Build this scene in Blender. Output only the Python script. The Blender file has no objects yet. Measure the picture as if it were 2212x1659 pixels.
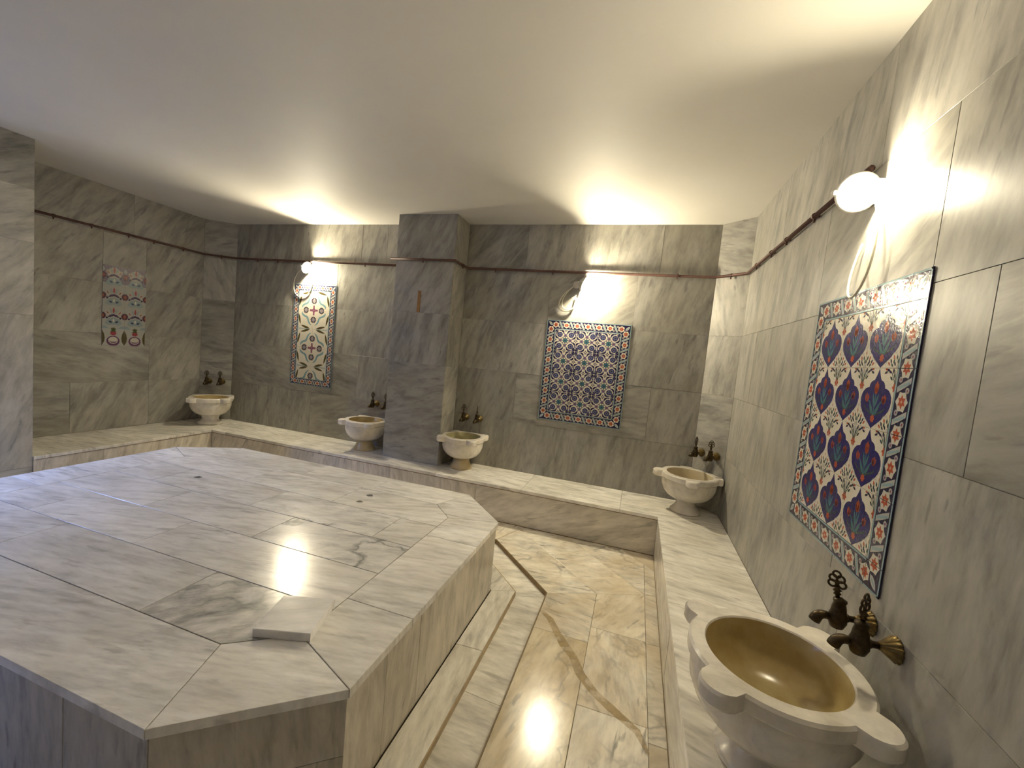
import bpy, bmesh, math, random
from mathutils import Vector, Matrix

random.seed(7)
SC = bpy.context.scene
COL = SC.collection
R = math.radians

# ------------------------------------------------------------------ camera, world, exposure
CAM = Vector((-0.763, -3.925, 1.503))
PITCH, ROLL, YAW = -0.0752, -0.0950, 0.2932
F_PX = 889.15
def cam_basis():
    Rz = Matrix.Rotation(YAW, 3, 'Z'); Rx = Matrix.Rotation(PITCH, 3, 'X'); Ry = Matrix.Rotation(ROLL, 3, 'Y')
    return Rz @ Rx @ Ry
_M = cam_basis()
cam_data = bpy.data.cameras.new('camera')
cam = bpy.data.objects.new('camera', cam_data); COL.objects.link(cam)
_r, _f, _u = _M.col[0], _M.col[1], _M.col[2]
cam.matrix_world = Matrix(((_r[0], _u[0], -_f[0], CAM[0]), (_r[1], _u[1], -_f[1], CAM[1]), (_r[2], _u[2], -_f[2], CAM[2]), (0, 0, 0, 1)))
cam_data.sensor_fit = 'HORIZONTAL'; cam_data.sensor_width = 36.0
cam_data.lens = F_PX / 2212.0 * 36.0
cam_data.clip_start = 0.02
SC.camera = cam

world = bpy.data.worlds.new('world'); SC.world = world; world.use_nodes = True
_bg = world.node_tree.nodes['Background']
_nt = world.node_tree
_tc = _nt.nodes.new('ShaderNodeTexCoord'); _sp = _nt.nodes.new('ShaderNodeSeparateXYZ'); _cr = _nt.nodes.new('ShaderNodeValToRGB')
_nt.links.new(_tc.outputs['Generated'], _sp.inputs[0]); _nt.links.new(_sp.outputs['Z'], _cr.inputs[0]); _nt.links.new(_cr.outputs[0], _bg.inputs['Color'])
_cr.color_ramp.elements[0].position = 0.0; _cr.color_ramp.elements[0].color = (0.05, 0.05, 0.06, 1)      # ground outside
_cr.color_ramp.elements[1].position = 0.03; _cr.color_ramp.elements[1].color = (0.27, 0.43, 1.0, 1)      # clear blue sky
_bg.inputs['Strength'].default_value = 170.0

SC.view_settings.view_transform = 'Standard'
SC.view_settings.look = 'None'
SC.view_settings.gamma = 1.0
SC.view_settings.use_curve_mapping = False
SC.view_settings.exposure = 0.35
LAMP_BULB = 2700.0        # emission of the bulb glass
LAMP_COVER = 5.0         # glow of the frosted cover
LAMP_COLOR = (1.0, 0.88, 0.615)

# ------------------------------------------------------------------ room measures (metres)
XL, XR, YB, YN, H = -5.922, 0.0, 0.0, -5.2, 2.753
CR, CRY, CL, CLY = 0.217, 0.198, 0.285, 0.196      # corner chamfers
PIL0, PIL1, PILF = -3.174, -2.543, -0.305          # pillar
PIERX, PIER0, PIER1 = -5.262, -2.38, -1.95         # pier on the left wall
ZB = 0.326                                          # bench top
BK, BR, BL = -0.518, -0.483, -5.257                 # bench fronts
ZP = 0.443                                          # platform top
ROWS = [ZB, 0.82, 1.31, 1.81, 2.31, H]
WIN_Y0, WIN_Y1, WIN_Z0, WIN_Z1 = -3.78, -3.08, 1.48, 2.02

# ------------------------------------------------------------------ helpers
def obj(name, me, mat=None, parent=None):
    o = bpy.data.objects.new(name, me); COL.objects.link(o)
    if mat is not None and not me.materials: me.materials.append(mat)
    if parent is not None: o.parent = parent
    return o
def empty(name, loc=(0, 0, 0), rz=0):
    o = bpy.data.objects.new(name, None); COL.objects.link(o)
    o.location = loc; o.rotation_euler = (0, 0, rz); o.empty_display_size = 0.1
    return o
def tag(o, label, cat, group=None):
    o['label'] = label; o['category'] = cat
    if group: o['group'] = group
    return o
def struct(o, label=None):
    o['kind'] = 'structure'
    if label: o['label'] = label
    return o
def mesh_from(name, verts, faces):
    me = bpy.data.meshes.new(name); me.from_pydata([tuple(v) for v in verts], [], faces); me.validate(); me.update()
    return me
def bm_mesh(name, bm, smooth=False):
    bmesh.ops.recalc_face_normals(bm, faces=bm.faces[:])
    me = bpy.data.meshes.new(name); bm.to_mesh(me); bm.free()
    if smooth:
        for p in me.polygons: p.use_smooth = True
    return me
def add_box(bm, x0, x1, y0, y1, z0, z1):
    vs = [bm.verts.new(p) for p in ((x0, y0, z0), (x1, y0, z0), (x1, y1, z0), (x0, y1, z0), (x0, y0, z1), (x1, y0, z1), (x1, y1, z1), (x0, y1, z1))]
    for f in ((0, 3, 2, 1), (4, 5, 6, 7), (0, 1, 5, 4), (1, 2, 6, 5), (2, 3, 7, 6), (3, 0, 4, 7)):
        bm.faces.new([vs[i] for i in f])
def box_mesh(name, *boxes):
    bm = bmesh.new()
    for b in boxes: add_box(bm, *b)
    return bm_mesh(name, bm)
def add_lathe(bm, prof, seg=24, rfun=None, mat=None, cap=True):
    """prof: list of (r, z) from bottom to top; rfun(theta, r, z) may modulate."""
    rings = []
    for r, z in prof:
        ring = []
        for i in range(seg):
            a = 2 * math.pi * i / seg
            rr = rfun(a, r, z) if rfun else r
            v = Vector((rr * math.cos(a), rr * math.sin(a), z))
            if mat is not None: v = mat @ v
            ring.append(bm.verts.new(v))
        rings.append(ring)
    fs = []
    for a, b in zip(rings, rings[1:]):
        for i in range(seg):
            j = (i + 1) % seg
            fs.append(bm.faces.new((a[i], a[j], b[j], b[i])))
    if cap:
        fs.append(bm.faces.new(rings[0][::-1])); fs.append(bm.faces.new(rings[-1]))
    return fs
def add_tube(bm, pts, rad, seg=10, closed=False):
    pts = [Vector(p) for p in pts]; n = len(pts)
    rads = rad if isinstance(rad, (list, tuple)) else [rad] * n
    rings = []; up = None
    for i, p in enumerate(pts):
        if closed: t = (pts[(i + 1) % n] - pts[i - 1]).normalized()
        else:
            t = Vector((0, 0, 0))
            if i > 0: t += (p - pts[i - 1]).normalized()
            if i < n - 1: t += (pts[i + 1] - p).normalized()
            t.normalize()
        if up is None:
            up = Vector((0, 0, 1)) if abs(t.z) < 0.9 else Vector((1, 0, 0))
        s = t.cross(up)
        if s.length < 1e-6: s = t.cross(Vector((0.3, 1, 0.1)))
        s.normalize(); up = s.cross(t).normalized()
        rings.append([bm.verts.new(p + (s * math.cos(2 * math.pi * k / seg) + up * math.sin(2 * math.pi * k / seg)) * rads[i]) for k in range(seg)])
    pairs = list(zip(rings, rings[1:]))
    if closed: pairs.append((rings[-1], rings[0]))
    for a, b in pairs:
        for k in range(seg):
            j = (k + 1) % seg
            bm.faces.new((a[k], a[j], b[j], b[k]))
    if not closed:
        bm.faces.new(rings[0][::-1]); bm.faces.new(rings[-1])
def bezier(p0, p1, p2, p3, n=14):
    p0, p1, p2, p3 = map(Vector, (p0, p1, p2, p3)); out = []
    for i in range(n + 1):
        t = i / n; s = 1 - t
        out.append(p0 * s**3 + p1 * 3 * s * s * t + p2 * 3 * s * t * t + p3 * t**3)
    return out
def clip(poly, a, b, c):
    """keep the part of a 2D polygon where a*x + b*y <= c"""
    out = []
    for i in range(len(poly)):
        p, q = poly[i], poly[(i + 1) % len(poly)]
        dp, dq = a * p[0] + b * p[1] - c, a * q[0] + b * q[1] - c
        if dp <= 1e-9: out.append(p)
        if (dp < -1e-9 and dq > 1e-9) or (dp > 1e-9 and dq < -1e-9):
            t = dp / (dp - dq); out.append((p[0] + t * (q[0] - p[0]), p[1] + t * (q[1] - p[1])))
    res = []
    for p in out:
        if not res or math.hypot(p[0] - res[-1][0], p[1] - res[-1][1]) > 1e-5: res.append(p)
    if len(res) > 1 and math.hypot(res[0][0] - res[-1][0], res[0][1] - res[-1][1]) < 1e-5: res.pop()
    return res
def area(poly):
    return 0.5 * sum(poly[i][0] * poly[(i + 1) % len(poly)][1] - poly[(i + 1) % len(poly)][0] * poly[i][1] for i in range(len(poly)))
def clip_convex(poly, conv):
    """clip poly by a counter-clockwise convex polygon"""
    for i in range(len(conv)):
        p, q = conv[i], conv[(i + 1) % len(conv)]
        nx, ny = q[1] - p[1], -(q[0] - p[0])
        poly = clip(poly, nx, ny, nx * p[0] + ny * p[1])
        if len(poly) < 3: return []
    return poly
def inset(poly, d):
    """offset a counter-clockwise convex polygon inwards by d"""
    n = len(poly); out = []
    for i in range(n):
        a, b, c = poly[i - 1], poly[i], poly[(i + 1) % n]
        e1 = Vector((b[0] - a[0], b[1] - a[1])).normalized(); e2 = Vector((c[0] - b[0], c[1] - b[1])).normalized()
        n1 = Vector((-e1.y, e1.x)); n2 = Vector((-e2.y, e2.x))
        k = 1 + n1.dot(n2)
        v = (n1 + n2) / max(k, 0.2)
        out.append((b[0] + v.x * d, b[1] + v.y * d))
    return out
class Plane:
    def __init__(s, O, X, Y):
        s.O, s.X, s.Y = Vector(O), Vector(X).normalized(), Vector(Y).normalized(); s.Z = s.X.cross(s.Y)
    def mat(s, u, v, w=0):
        p = s.O + s.X * u + s.Y * v + s.Z * w
        return Matrix(((s.X[0], s.Y[0], s.Z[0], p[0]), (s.X[1], s.Y[1], s.Z[1], p[1]), (s.X[2], s.Y[2], s.Z[2], p[2]), (0, 0, 0, 1)))
    def pt(s, u, v, w=0): return s.O + s.X * u + s.Y * v + s.Z * w
P_RIGHT = Plane((XR, 0, 0), (0, -1, 0), (0, 0, 1))     # u = -y
P_BACK = Plane((0, YB, 0), (1, 0, 0), (0, 0, 1))       # u = x
P_LEFT = Plane((XL, 0, 0), (0, 1, 0), (0, 0, 1))       # u = y
P_NEAR = Plane((0, YN, 0), (-1, 0, 0), (0, 0, 1))      # u = -x
P_FLOOR = Plane((0, 0, 0), (1, 0, 0), (0, 1, 0))
P_PLAT = Plane((0, 0, ZP), (1, 0, 0), (0, 1, 0))
P_BENCH = Plane((0, 0, ZB), (1, 0, 0), (0, 1, 0))
def wall_plane(p, q):
    """vertical plane through 2D points p -> q as seen from the room, left to right; u starts at p"""
    return Plane((p[0], p[1], 0), (q[0] - p[0], q[1] - p[1], 0), (0, 0, 1)), math.hypot(q[0] - p[0], q[1] - p[1])

def slab(plane, poly, parent, mat, t=0.02, gap=0.0009, bev=0.0006, vein=None, tone=None, name='marble_slab', lift=None, vary=1.0, outer_bev=None):
    if len(poly) < 3: return None
    if area(poly) < 0: poly = poly[::-1]
    if abs(area(poly)) < 2e-4: return None
    cx = sum(p[0] for p in poly) / len(poly); cy = sum(p[1] for p in poly) / len(poly)
    loc = [(p[0] - cx, p[1] - cy) for p in poly]
    a = inset(loc, gap); b = inset(loc, gap + bev)
    n = len(a)
    vs = [(x, y, -t) for x, y in a] + [(x, y, -bev) for x, y in a] + [(x, y, 0) for x, y in b]
    fs = [tuple(range(n))[::-1], tuple(range(2 * n, 3 * n))]
    for k in (0, 1):
        for i in range(n):
            j = (i + 1) % n
            fs.append((k * n + i, k * n + j, (k + 1) * n + j, (k + 1) * n + i))
    o = obj(name, mesh_from(name, vs, fs), mat, parent)
    if lift is None: lift = random.uniform(-0.0006, 0.0006)
    o.matrix_world = plane.mat(cx, cy, lift)
    o['vein'] = R(vein if vein is not None else random.uniform(62, 78))
    o['tone'] = (tone if tone is not None else random.uniform(-0.5, 0.5)) * 1.0
    return o
def rect(u0, u1, v0, v1): return [(u0, v0), (u1, v0), (u1, v1), (u0, v1)]

# ------------------------------------------------------------------ materials
def nodes_of(name):
    m = bpy.data.materials.new(name); m.use_nodes = True
    nt = m.node_tree; b = nt.nodes['Principled BSDF']
    return m, nt, b
def N(nt, kind, **kw):
    n = nt.nodes.new(kind)
    for k, v in kw.items():
        if k.startswith('_'): setattr(n, k[1:], v)
        else: n.inputs[k.replace('__', ' ')].default_value = v
    return n
def ramp(nt, stops, interp='LINEAR'):
    n = nt.nodes.new('ShaderNodeValToRGB'); cr = n.color_ramp; cr.interpolation = interp
    while len(cr.elements) > 1: cr.elements.remove(cr.elements[-1])
    cr.elements[0].position = stops[0][0]; cr.elements[0].color = (*stops[0][1], 1) if len(stops[0][1]) == 3 else stops[0][1]
    for p, c in stops[1:]:
        e = cr.elements.new(p); e.color = (*c, 1) if len(c) == 3 else c
    return n
def g(v): return (v, v, v)
def mixc(nt, fac, a, b, mode='MIX'):
    n = nt.nodes.new('ShaderNodeMix'); n.data_type = 'RGBA'; n.blend_type = mode
    for sock, val in ((n.inputs[0], fac), (n.inputs[6], a), (n.inputs[7], b)):
        if hasattr(val, 'is_output'): nt.links.new(val, sock)
        elif isinstance(val, (int, float)): sock.default_value = val
        else: sock.default_value = (*val, 1)
    return n.outputs[2]

def marble(name, light, mid, dark, fleck=(0.16, 0.155, 0.15), rough=0.22, stain=None, stain_amt=0.0, along=2.0, across=9.0, streak=0.8, fleck_amt=0.75, crack=0.0, use_attr=True, bump=0.04, coat=0.0, scale=1.0, grain=0.22, spec=0.5):
    m, nt, bsdf = nodes_of(name); L = nt.links.new
    tc = nt.nodes.new('ShaderNodeTexCoord')
    info = nt.nodes.new('ShaderNodeObjectInfo')
    off = N(nt, 'ShaderNodeVectorMath', _operation='MULTIPLY_ADD'); off.inputs[1].default_value = (1, 1, 1)
    mul = N(nt, 'ShaderNodeVectorMath', _operation='MULTIPLY'); mul.inputs[1].default_value = (53.0, 91.0, 37.0)
    L(info.outputs['Random'], mul.inputs[0]); L(mul.outputs[0], off.inputs[2])
    rot = nt.nodes.new('ShaderNodeVectorRotate'); rot.rotation_type = 'Z_AXIS'; rot.invert = True
    L(tc.outputs['Object'], rot.inputs['Vector'])
    if use_attr:
        at = nt.nodes.new('ShaderNodeAttribute'); at.attribute_type = 'OBJECT'; at.attribute_name = 'vein'
        L(at.outputs['Fac'], rot.inputs['Angle'])
    L(rot.outputs[0], off.inputs[0])
    mp = N(nt, 'ShaderNodeMapping'); mp.inputs['Scale'].default_value = (along * scale, across * scale, 4.0 * scale)
    L(off.outputs[0], mp.inputs['Vector'])
    # soft streaks along the bedding
    n1 = N(nt, 'ShaderNodeTexNoise', Scale=1.0, Detail=8.0, Roughness=0.62, Distortion=0.35); L(mp.outputs[0], n1.inputs['Vector'])
    r1 = ramp(nt, [(0.33, dark), (0.445, mid), (0.55, light), (0.72, tuple(min(1, c * 1.10) for c in light))]); L(n1.outputs['Fac'], r1.inputs[0])
    # broad clouds
    mp2 = N(nt, 'ShaderNodeMapping'); mp2.inputs['Scale'].default_value = (1.6 * scale, 3.4 * scale, 2.0 * scale); L(off.outputs[0], mp2.inputs['Vector'])
    n2 = N(nt, 'ShaderNodeTexNoise', Scale=1.0, Detail=3.0, Roughness=0.5, Distortion=0.5); L(mp2.outputs[0], n2.inputs['Vector'])
    r2 = ramp(nt, [(0.30, g(0.80)), (0.52, g(1.0)), (0.72, g(1.09))]); L(n2.outputs['Fac'], r2.inputs[0])
    base = mixc(nt, streak, light, r1.outputs[0])
    base = mixc(nt, 1.0, base, r2.outputs[0], 'MULTIPLY')
    # finer grain along the same bedding
    mp5 = N(nt, 'ShaderNodeMapping'); mp5.inputs['Scale'].default_value = (along * 2.6 * scale, across * 2.4 * scale, 9.0 * scale); mp5.inputs['Location'].default_value = (4.1, 0.7, 5.5); L(off.outputs[0], mp5.inputs['Vector'])
    n5 = N(nt, 'ShaderNodeTexNoise', Scale=1.0, Detail=6.0, Roughness=0.62, Distortion=0.15); L(mp5.outputs[0], n5.inputs['Vector'])
    r5 = ramp(nt, [(0.22, g(1 - grain * 1.5)), (0.50, g(1.0)), (0.78, g(1 + grain * .9))]); L(n5.outputs['Fac'], r5.inputs[0])
    base = mixc(nt, 1.0, base, r5.outputs[0], 'MULTIPLY')
    # elongated dark flecks
    mp3 = N(nt, 'ShaderNodeMapping'); mp3.inputs['Scale'].default_value = (4.6 * scale, 20.0 * scale, 9.0 * scale); mp3.inputs['Location'].default_value = (7.3, 2.2, 0.4); L(off.outputs[0], mp3.inputs['Vector'])
    n3 = N(nt, 'ShaderNodeTexNoise', Scale=1.0, Detail=3.5, Roughness=0.55, Distortion=0.1); L(mp3.outputs[0], n3.inputs['Vector'])
    r3 = ramp(nt, [(0.625, g(0)), (0.69, g(0.75)), (0.80, g(1))]); L(n3.outputs['Fac'], r3.inputs[0])
    fm = N(nt, 'ShaderNodeMath', _operation='MULTIPLY'); fm.inputs[1].default_value = fleck_amt; L(r3.outputs[0], fm.inputs[0])
    base = mixc(nt, fm.outputs[0], base, fleck)
    # pale wisps
    mp4 = N(nt, 'ShaderNodeMapping'); mp4.inputs['Scale'].default_value = (3.4 * scale, 22.0 * scale, 6.0 * scale); mp4.inputs['Location'].default_value = (1.3, 8.2, 3.4); L(off.outputs[0], mp4.inputs['Vector'])
    n4 = N(nt, 'ShaderNodeTexNoise', Scale=1.0, Detail=4.0, Roughness=0.6, Distortion=0.0); L(mp4.outputs[0], n4.inputs['Vector'])
    r4 = ramp(nt, [(0.56, g(0)), (0.70, g(0.5))]); L(n4.outputs['Fac'], r4.inputs[0])
    base = mixc(nt, r4.outputs[0], base, tuple(min(1, c * 1.16) for c in light))
    if crack > 0:
        dn = N(nt, 'ShaderNodeTexNoise', Scale=5.0, Detail=4.0); L(off.outputs[0], dn.inputs['Vector'])
        ad = N(nt, 'ShaderNodeVectorMath', _operation='MULTIPLY_ADD'); ad.inputs[1].default_value = (0.35, 0.35, 0.35)
        L(dn.outputs['Color'], ad.inputs[0]); L(off.outputs[0], ad.inputs[2])
        sc_ = N(nt, 'ShaderNodeMapping'); sc_.inputs['Scale'].default_value = (2.6, 5.2, 3.0); L(ad.outputs[0], sc_.inputs['Vector'])
        vo = N(nt, 'ShaderNodeTexVoronoi', Scale=1.0, _feature='DISTANCE_TO_EDGE'); L(sc_.outputs[0], vo.inputs['Vector'])
        rc = ramp(nt, [(0.0, g(1)), (0.035, g(0.45)), (0.075, g(0))]); L(vo.outputs['Distance'], rc.inputs[0])
        gate = N(nt, 'ShaderNodeTexNoise', Scale=3.0, Detail=2.0); L(off.outputs[0], gate.inputs['Vector'])
        rg = ramp(nt, [(0.45, g(0)), (0.62, g(crack))]); L(gate.outputs['Fac'], rg.inputs[0])
        mm = N(nt, 'ShaderNodeMath', _operation='MULTIPLY'); L(rc.outputs[0], mm.inputs[0]); L(rg.outputs[0], mm.inputs[1])
        base = mixc(nt, mm.outputs[0], base, tuple(c * 0.8 + 0.03 for c in fleck))
    if stain is not None:
        sn = N(nt, 'ShaderNodeTexNoise', Scale=2.3, Detail=5.0, Roughness=0.6, Distortion=0.3); L(off.outputs[0], sn.inputs['Vector'])
        rs = ramp(nt, [(0.42, g(0)), (0.66, g(stain_amt))]); L(sn.outputs['Fac'], rs.inputs[0])
        base = mixc(nt, rs.outputs[0], base, stain)
    if use_attr:
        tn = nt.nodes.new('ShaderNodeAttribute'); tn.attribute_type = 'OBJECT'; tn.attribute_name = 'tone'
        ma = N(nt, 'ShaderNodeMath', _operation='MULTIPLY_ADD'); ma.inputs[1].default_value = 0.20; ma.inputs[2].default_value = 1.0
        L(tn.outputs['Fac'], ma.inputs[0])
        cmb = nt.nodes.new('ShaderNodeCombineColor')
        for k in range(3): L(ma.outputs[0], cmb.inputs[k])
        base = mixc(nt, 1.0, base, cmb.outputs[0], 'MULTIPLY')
    L(base, bsdf.inputs['Base Color'])
    bsdf.inputs['Roughness'].default_value = rough
    bsdf.inputs['Specular IOR Level'].default_value = spec
    if coat: bsdf.inputs['Coat Weight'].default_value = coat; bsdf.inputs['Coat Roughness'].default_value = 0.16
    if bump:
        bn = N(nt, 'ShaderNodeTexNoise', Scale=22.0, Detail=3.0); L(off.outputs[0], bn.inputs['Vector'])
        bp = N(nt, 'ShaderNodeBump', Strength=bump, Distance=0.01); L(bn.outputs['Fac'], bp.inputs['Height']); L(bp.outputs[0], bsdf.inputs['Normal'])
    return m
def plain(name, col, rough=0.5, metal=0.0, noise=0.0, nscale=30.0, bump=0.0, col2=None, spec=0.5):
    m, nt, b = nodes_of(name); L = nt.links.new
    b.inputs['Roughness'].default_value = rough; b.inputs['Metallic'].default_value = metal
    b.inputs['Specular IOR Level'].default_value = spec
    tc = nt.nodes.new('ShaderNodeTexCoord')
    n = N(nt, 'ShaderNodeTexNoise', Scale=nscale, Detail=5.0, Roughness=0.6); L(tc.outputs['Object'], n.inputs['Vector'])
    c2 = col2 if col2 else tuple(c * (1 - noise) for c in col)
    r = ramp(nt, [(0.35, col), (0.68, c2)]); L(n.outputs['Fac'], r.inputs[0]); L(r.outputs[0], b.inputs['Base Color'])
    if bump:
        bp = N(nt, 'ShaderNodeBump', Strength=bump, Distance=0.005); L(n.outputs['Fac'], bp.inputs['Height']); L(bp.outputs[0], b.inputs['Normal'])
    return m

M = {}
M['wall'] = marble('grey_wall_marble', (0.405, 0.389, 0.352), (0.32, 0.308, 0.281), (0.22, 0.214, 0.199), rough=0.38, spec=0.35, stain=(0.40, 0.365, 0.29), stain_amt=0.3, along=3.0, across=10.0, streak=0.9, grain=0.19)
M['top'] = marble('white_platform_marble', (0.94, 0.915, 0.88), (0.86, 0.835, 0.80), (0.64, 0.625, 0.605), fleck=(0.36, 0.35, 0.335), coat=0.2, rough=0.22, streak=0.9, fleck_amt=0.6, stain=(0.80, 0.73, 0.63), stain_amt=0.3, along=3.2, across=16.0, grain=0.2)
M['top_crack'] = marble('white_cracked_marble', (0.92, 0.895, 0.86), (0.82, 0.80, 0.77), (0.62, 0.61, 0.60), fleck=(0.28, 0.275, 0.27), coat=0.2, rough=0.21, streak=0.9, fleck_amt=0.5, crack=0.9, along=3.0, across=10.0, grain=0.25)
M['top_grey'] = marble('grey_mottled_marble', (0.82, 0.79, 0.74), (0.60, 0.58, 0.545), (0.30, 0.305, 0.29), fleck=(0.20, 0.21, 0.19), coat=0.2, rough=0.22, along=4.0, across=8.0, streak=1.0, fleck_amt=0.8, grain=0.35, crack=0.5)
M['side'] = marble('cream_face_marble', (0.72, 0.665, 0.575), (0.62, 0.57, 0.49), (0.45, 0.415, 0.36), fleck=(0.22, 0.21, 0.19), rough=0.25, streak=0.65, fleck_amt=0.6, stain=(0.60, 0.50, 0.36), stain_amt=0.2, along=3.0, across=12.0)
M['floor'] = marble('warm_floor_marble', (0.93, 0.875, 0.77), (0.86, 0.80, 0.695), (0.62, 0.575, 0.505), fleck=(0.15, 0.145, 0.14), coat=0.2, rough=0.21, along=3.2, across=10.0, grain=0.26, streak=0.8, fleck_amt=0.8, crack=0.55, stain=(0.66, 0.52, 0.32), stain_amt=0.6)
M['floor_gold'] = marble('gold_veined_floor_marble', (0.88, 0.79, 0.62), (0.74, 0.62, 0.42), (0.40, 0.34, 0.25), fleck=(0.13, 0.12, 0.12), coat=0.2, rough=0.2, along=2.2, across=7.0, streak=1.0, fleck_amt=0.85, crack=0.6, stain=(0.62, 0.46, 0.24), stain_amt=0.6, grain=0.3)
M['bench'] = marble('bench_marble', (0.92, 0.885, 0.815), (0.82, 0.785, 0.72), (0.64, 0.615, 0.57), fleck=(0.26, 0.25, 0.23), rough=0.17, streak=0.9, fleck_amt=0.55, along=3.2, across=15.0, grain=0.24, stain=(0.62, 0.56, 0.42), stain_amt=0.3)
M['basin'] = marble('basin_marble', (0.86, 0.81, 0.73), (0.80, 0.75, 0.67), (0.68, 0.63, 0.55), fleck=(0.56, 0.52, 0.46), rough=0.24, streak=0.6, fleck_amt=0.25, use_attr=False, along=4, across=6, stain=(0.66, 0.57, 0.40), stain_amt=0.45)
M['basin_in'] = plain('ochre_stained_marble', (0.50, 0.40, 0.19), 0.2, 0, 0.3, 9.0, 0.03, (0.40, 0.285, 0.11))
M['basin_in_green'] = plain('olive_stained_marble', (0.46, 0.42, 0.24), 0.24, 0, 0.3, 9.0, 0.03, (0.36, 0.32, 0.16))
M['basin_in_pale'] = plain('pale_stained_marble', (0.56, 0.48, 0.33), 0.24, 0, 0.3, 9.0, 0.03, (0.46, 0.39, 0.25))
M['foot'] = plain('yellowed_marble', (0.54, 0.39, 0.17), 0.3, 0, 0.2, 12.0, 0.03, (0.62, 0.52, 0.33))
M['loose'] = marble('white_polished_marble', (0.90, 0.885, 0.875), (0.86, 0.845, 0.835), (0.78, 0.765, 0.755), fleck=(0.6, 0.59, 0.58), rough=0.13, streak=0.6, fleck_amt=0.2)
M['grout'] = plain('grey_mortar', (0.34, 0.31, 0.26), 0.85, 0, 0.3, 40.0)
M['grout_brown'] = plain('brown_mortar', (0.17, 0.125, 0.075), 0.7, 0, 0.35, 30.0)
M['grout_lip'] = plain('dark_brown_mortar', (0.25, 0.17, 0.075), 0.5, 0, 0.4, 25.0, 0.05, (0.16, 0.105, 0.045))
M['ochre_lip'] = plain('ochre_riser', (0.56, 0.42, 0.22), 0.35, 0, 0.3, 18.0, 0.03, (0.40, 0.28, 0.13))
M['plaster'] = plain('cream_plaster', (0.725, 0.695, 0.645), 0.62, 0, 0.035, 3.0, 0.02, None, 0.3)
M['copper'] = plain('tarnished_copper', (0.125, 0.060, 0.046), 0.5, 0.2, 0.3, 40.0, 0.05, (0.085, 0.042, 0.034))
M['brass'] = plain('tarnished_brass', (0.085, 0.058, 0.026), 0.42, 0.75, 0.3, 60.0, 0.12, (0.03, 0.021, 0.012))
M['brass_flange'] = plain('worn_brass', (0.23, 0.16, 0.055), 0.38, 0.7, 0.3, 50.0, 0.05, (0.09, 0.06, 0.025))
M['porcelain'] = plain('white_porcelain', (0.75, 0.72, 0.66), 0.3, 0, 0.08, 20.0)
M['cable'] = plain('white_cable', (0.72, 0.68, 0.55), 0.45, 0, 0.1, 30.0)
M['wood_strip'] = plain('rust_brown_strip', (0.36, 0.20, 0.07), 0.7, 0, 0.3, 25.0, 0.05, (0.28, 0.14, 0.05))
M['spot'] = plain('dark_mineral_spot', (0.19, 0.185, 0.18), 0.3, 0, 0.3, 90.0)
M['stain'] = plain('ochre_water_stain', (0.52, 0.385, 0.20), 0.16, 0, 0.25, 14.0, 0, (0.60, 0.47, 0.28))
_m = M['stain']; _nt2 = _m.node_tree; _b = _nt2.nodes['Principled BSDF']
_n = N(_nt2, 'ShaderNodeTexNoise', Scale=16.0, Detail=5.0); _t = _nt2.nodes.new('ShaderNodeTexCoord'); _nt2.links.new(_t.outputs['Object'], _n.inputs['Vector'])
_rr = ramp(_nt2, [(0.38, g(0.25)), (0.62, g(0.72))]); _nt2.links.new(_n.outputs['Fac'], _rr.inputs[0]); _nt2.links.new(_rr.outputs[0], _b.inputs['Alpha'])
M['frame'] = plain('white_window_frame', (0.75, 0.75, 0.74), 0.4, 0, 0.05, 20.0)

def glaze():
    m, nt, b = nodes_of('printed_tile_glaze'); L = nt.links.new
    a = nt.nodes.new('ShaderNodeAttribute'); a.attribute_type = 'GEOMETRY'; a.attribute_name = 'print'
    L(a.outputs['Color'], b.inputs['Base Color'])
    b.inputs['Roughness'].default_value = 0.12
    tc = nt.nodes.new('ShaderNodeTexCoord')
    n = N(nt, 'ShaderNodeTexNoise', Scale=130.0, Detail=2.0); L(tc.outputs['Object'], n.inputs['Vector'])
    bp = N(nt, 'ShaderNodeBump', Strength=0.32, Distance=0.003); L(n.outputs['Fac'], bp.inputs['Height']); L(bp.outputs[0], b.inputs['Normal'])
    return m
M['glaze'] = glaze()
def emit(name, col, s):
    m = bpy.data.materials.new(name); m.use_nodes = True; nt = m.node_tree
    for n in list(nt.nodes):
        if n.type == 'BSDF_PRINCIPLED': nt.nodes.remove(n)
    e = N(nt, 'ShaderNodeEmission', Strength=s); e.inputs['Color'].default_value = (*col, 1)
    nt.links.new(e.outputs[0], nt.nodes['Material Output'].inputs['Surface'])
    return m
M['bulb'] = emit('lit_bulb', LAMP_COLOR, LAMP_BULB)
M['bulb_weak'] = emit('lit_weaker_bulb', LAMP_COLOR, LAMP_BULB * 0.26)
def cover_mat():
    m = bpy.data.materials.new('glowing_glass_cover'); m.use_nodes = True; nt = m.node_tree
    for n in list(nt.nodes):
        if n.type == 'BSDF_PRINCIPLED': nt.nodes.remove(n)
    e = N(nt, 'ShaderNodeEmission', Strength=LAMP_COVER); e.inputs['Color'].default_value = (*LAMP_COLOR, 1)
    t = N(nt, 'ShaderNodeBsdfTransparent'); ad = N(nt, 'ShaderNodeAddShader')
    nt.links.new(e.outputs[0], ad.inputs[0]); nt.links.new(t.outputs[0], ad.inputs[1])
    nt.links.new(ad.outputs[0], nt.nodes['Material Output'].inputs['Surface'])
    return m
M['cover'] = cover_mat()
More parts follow.
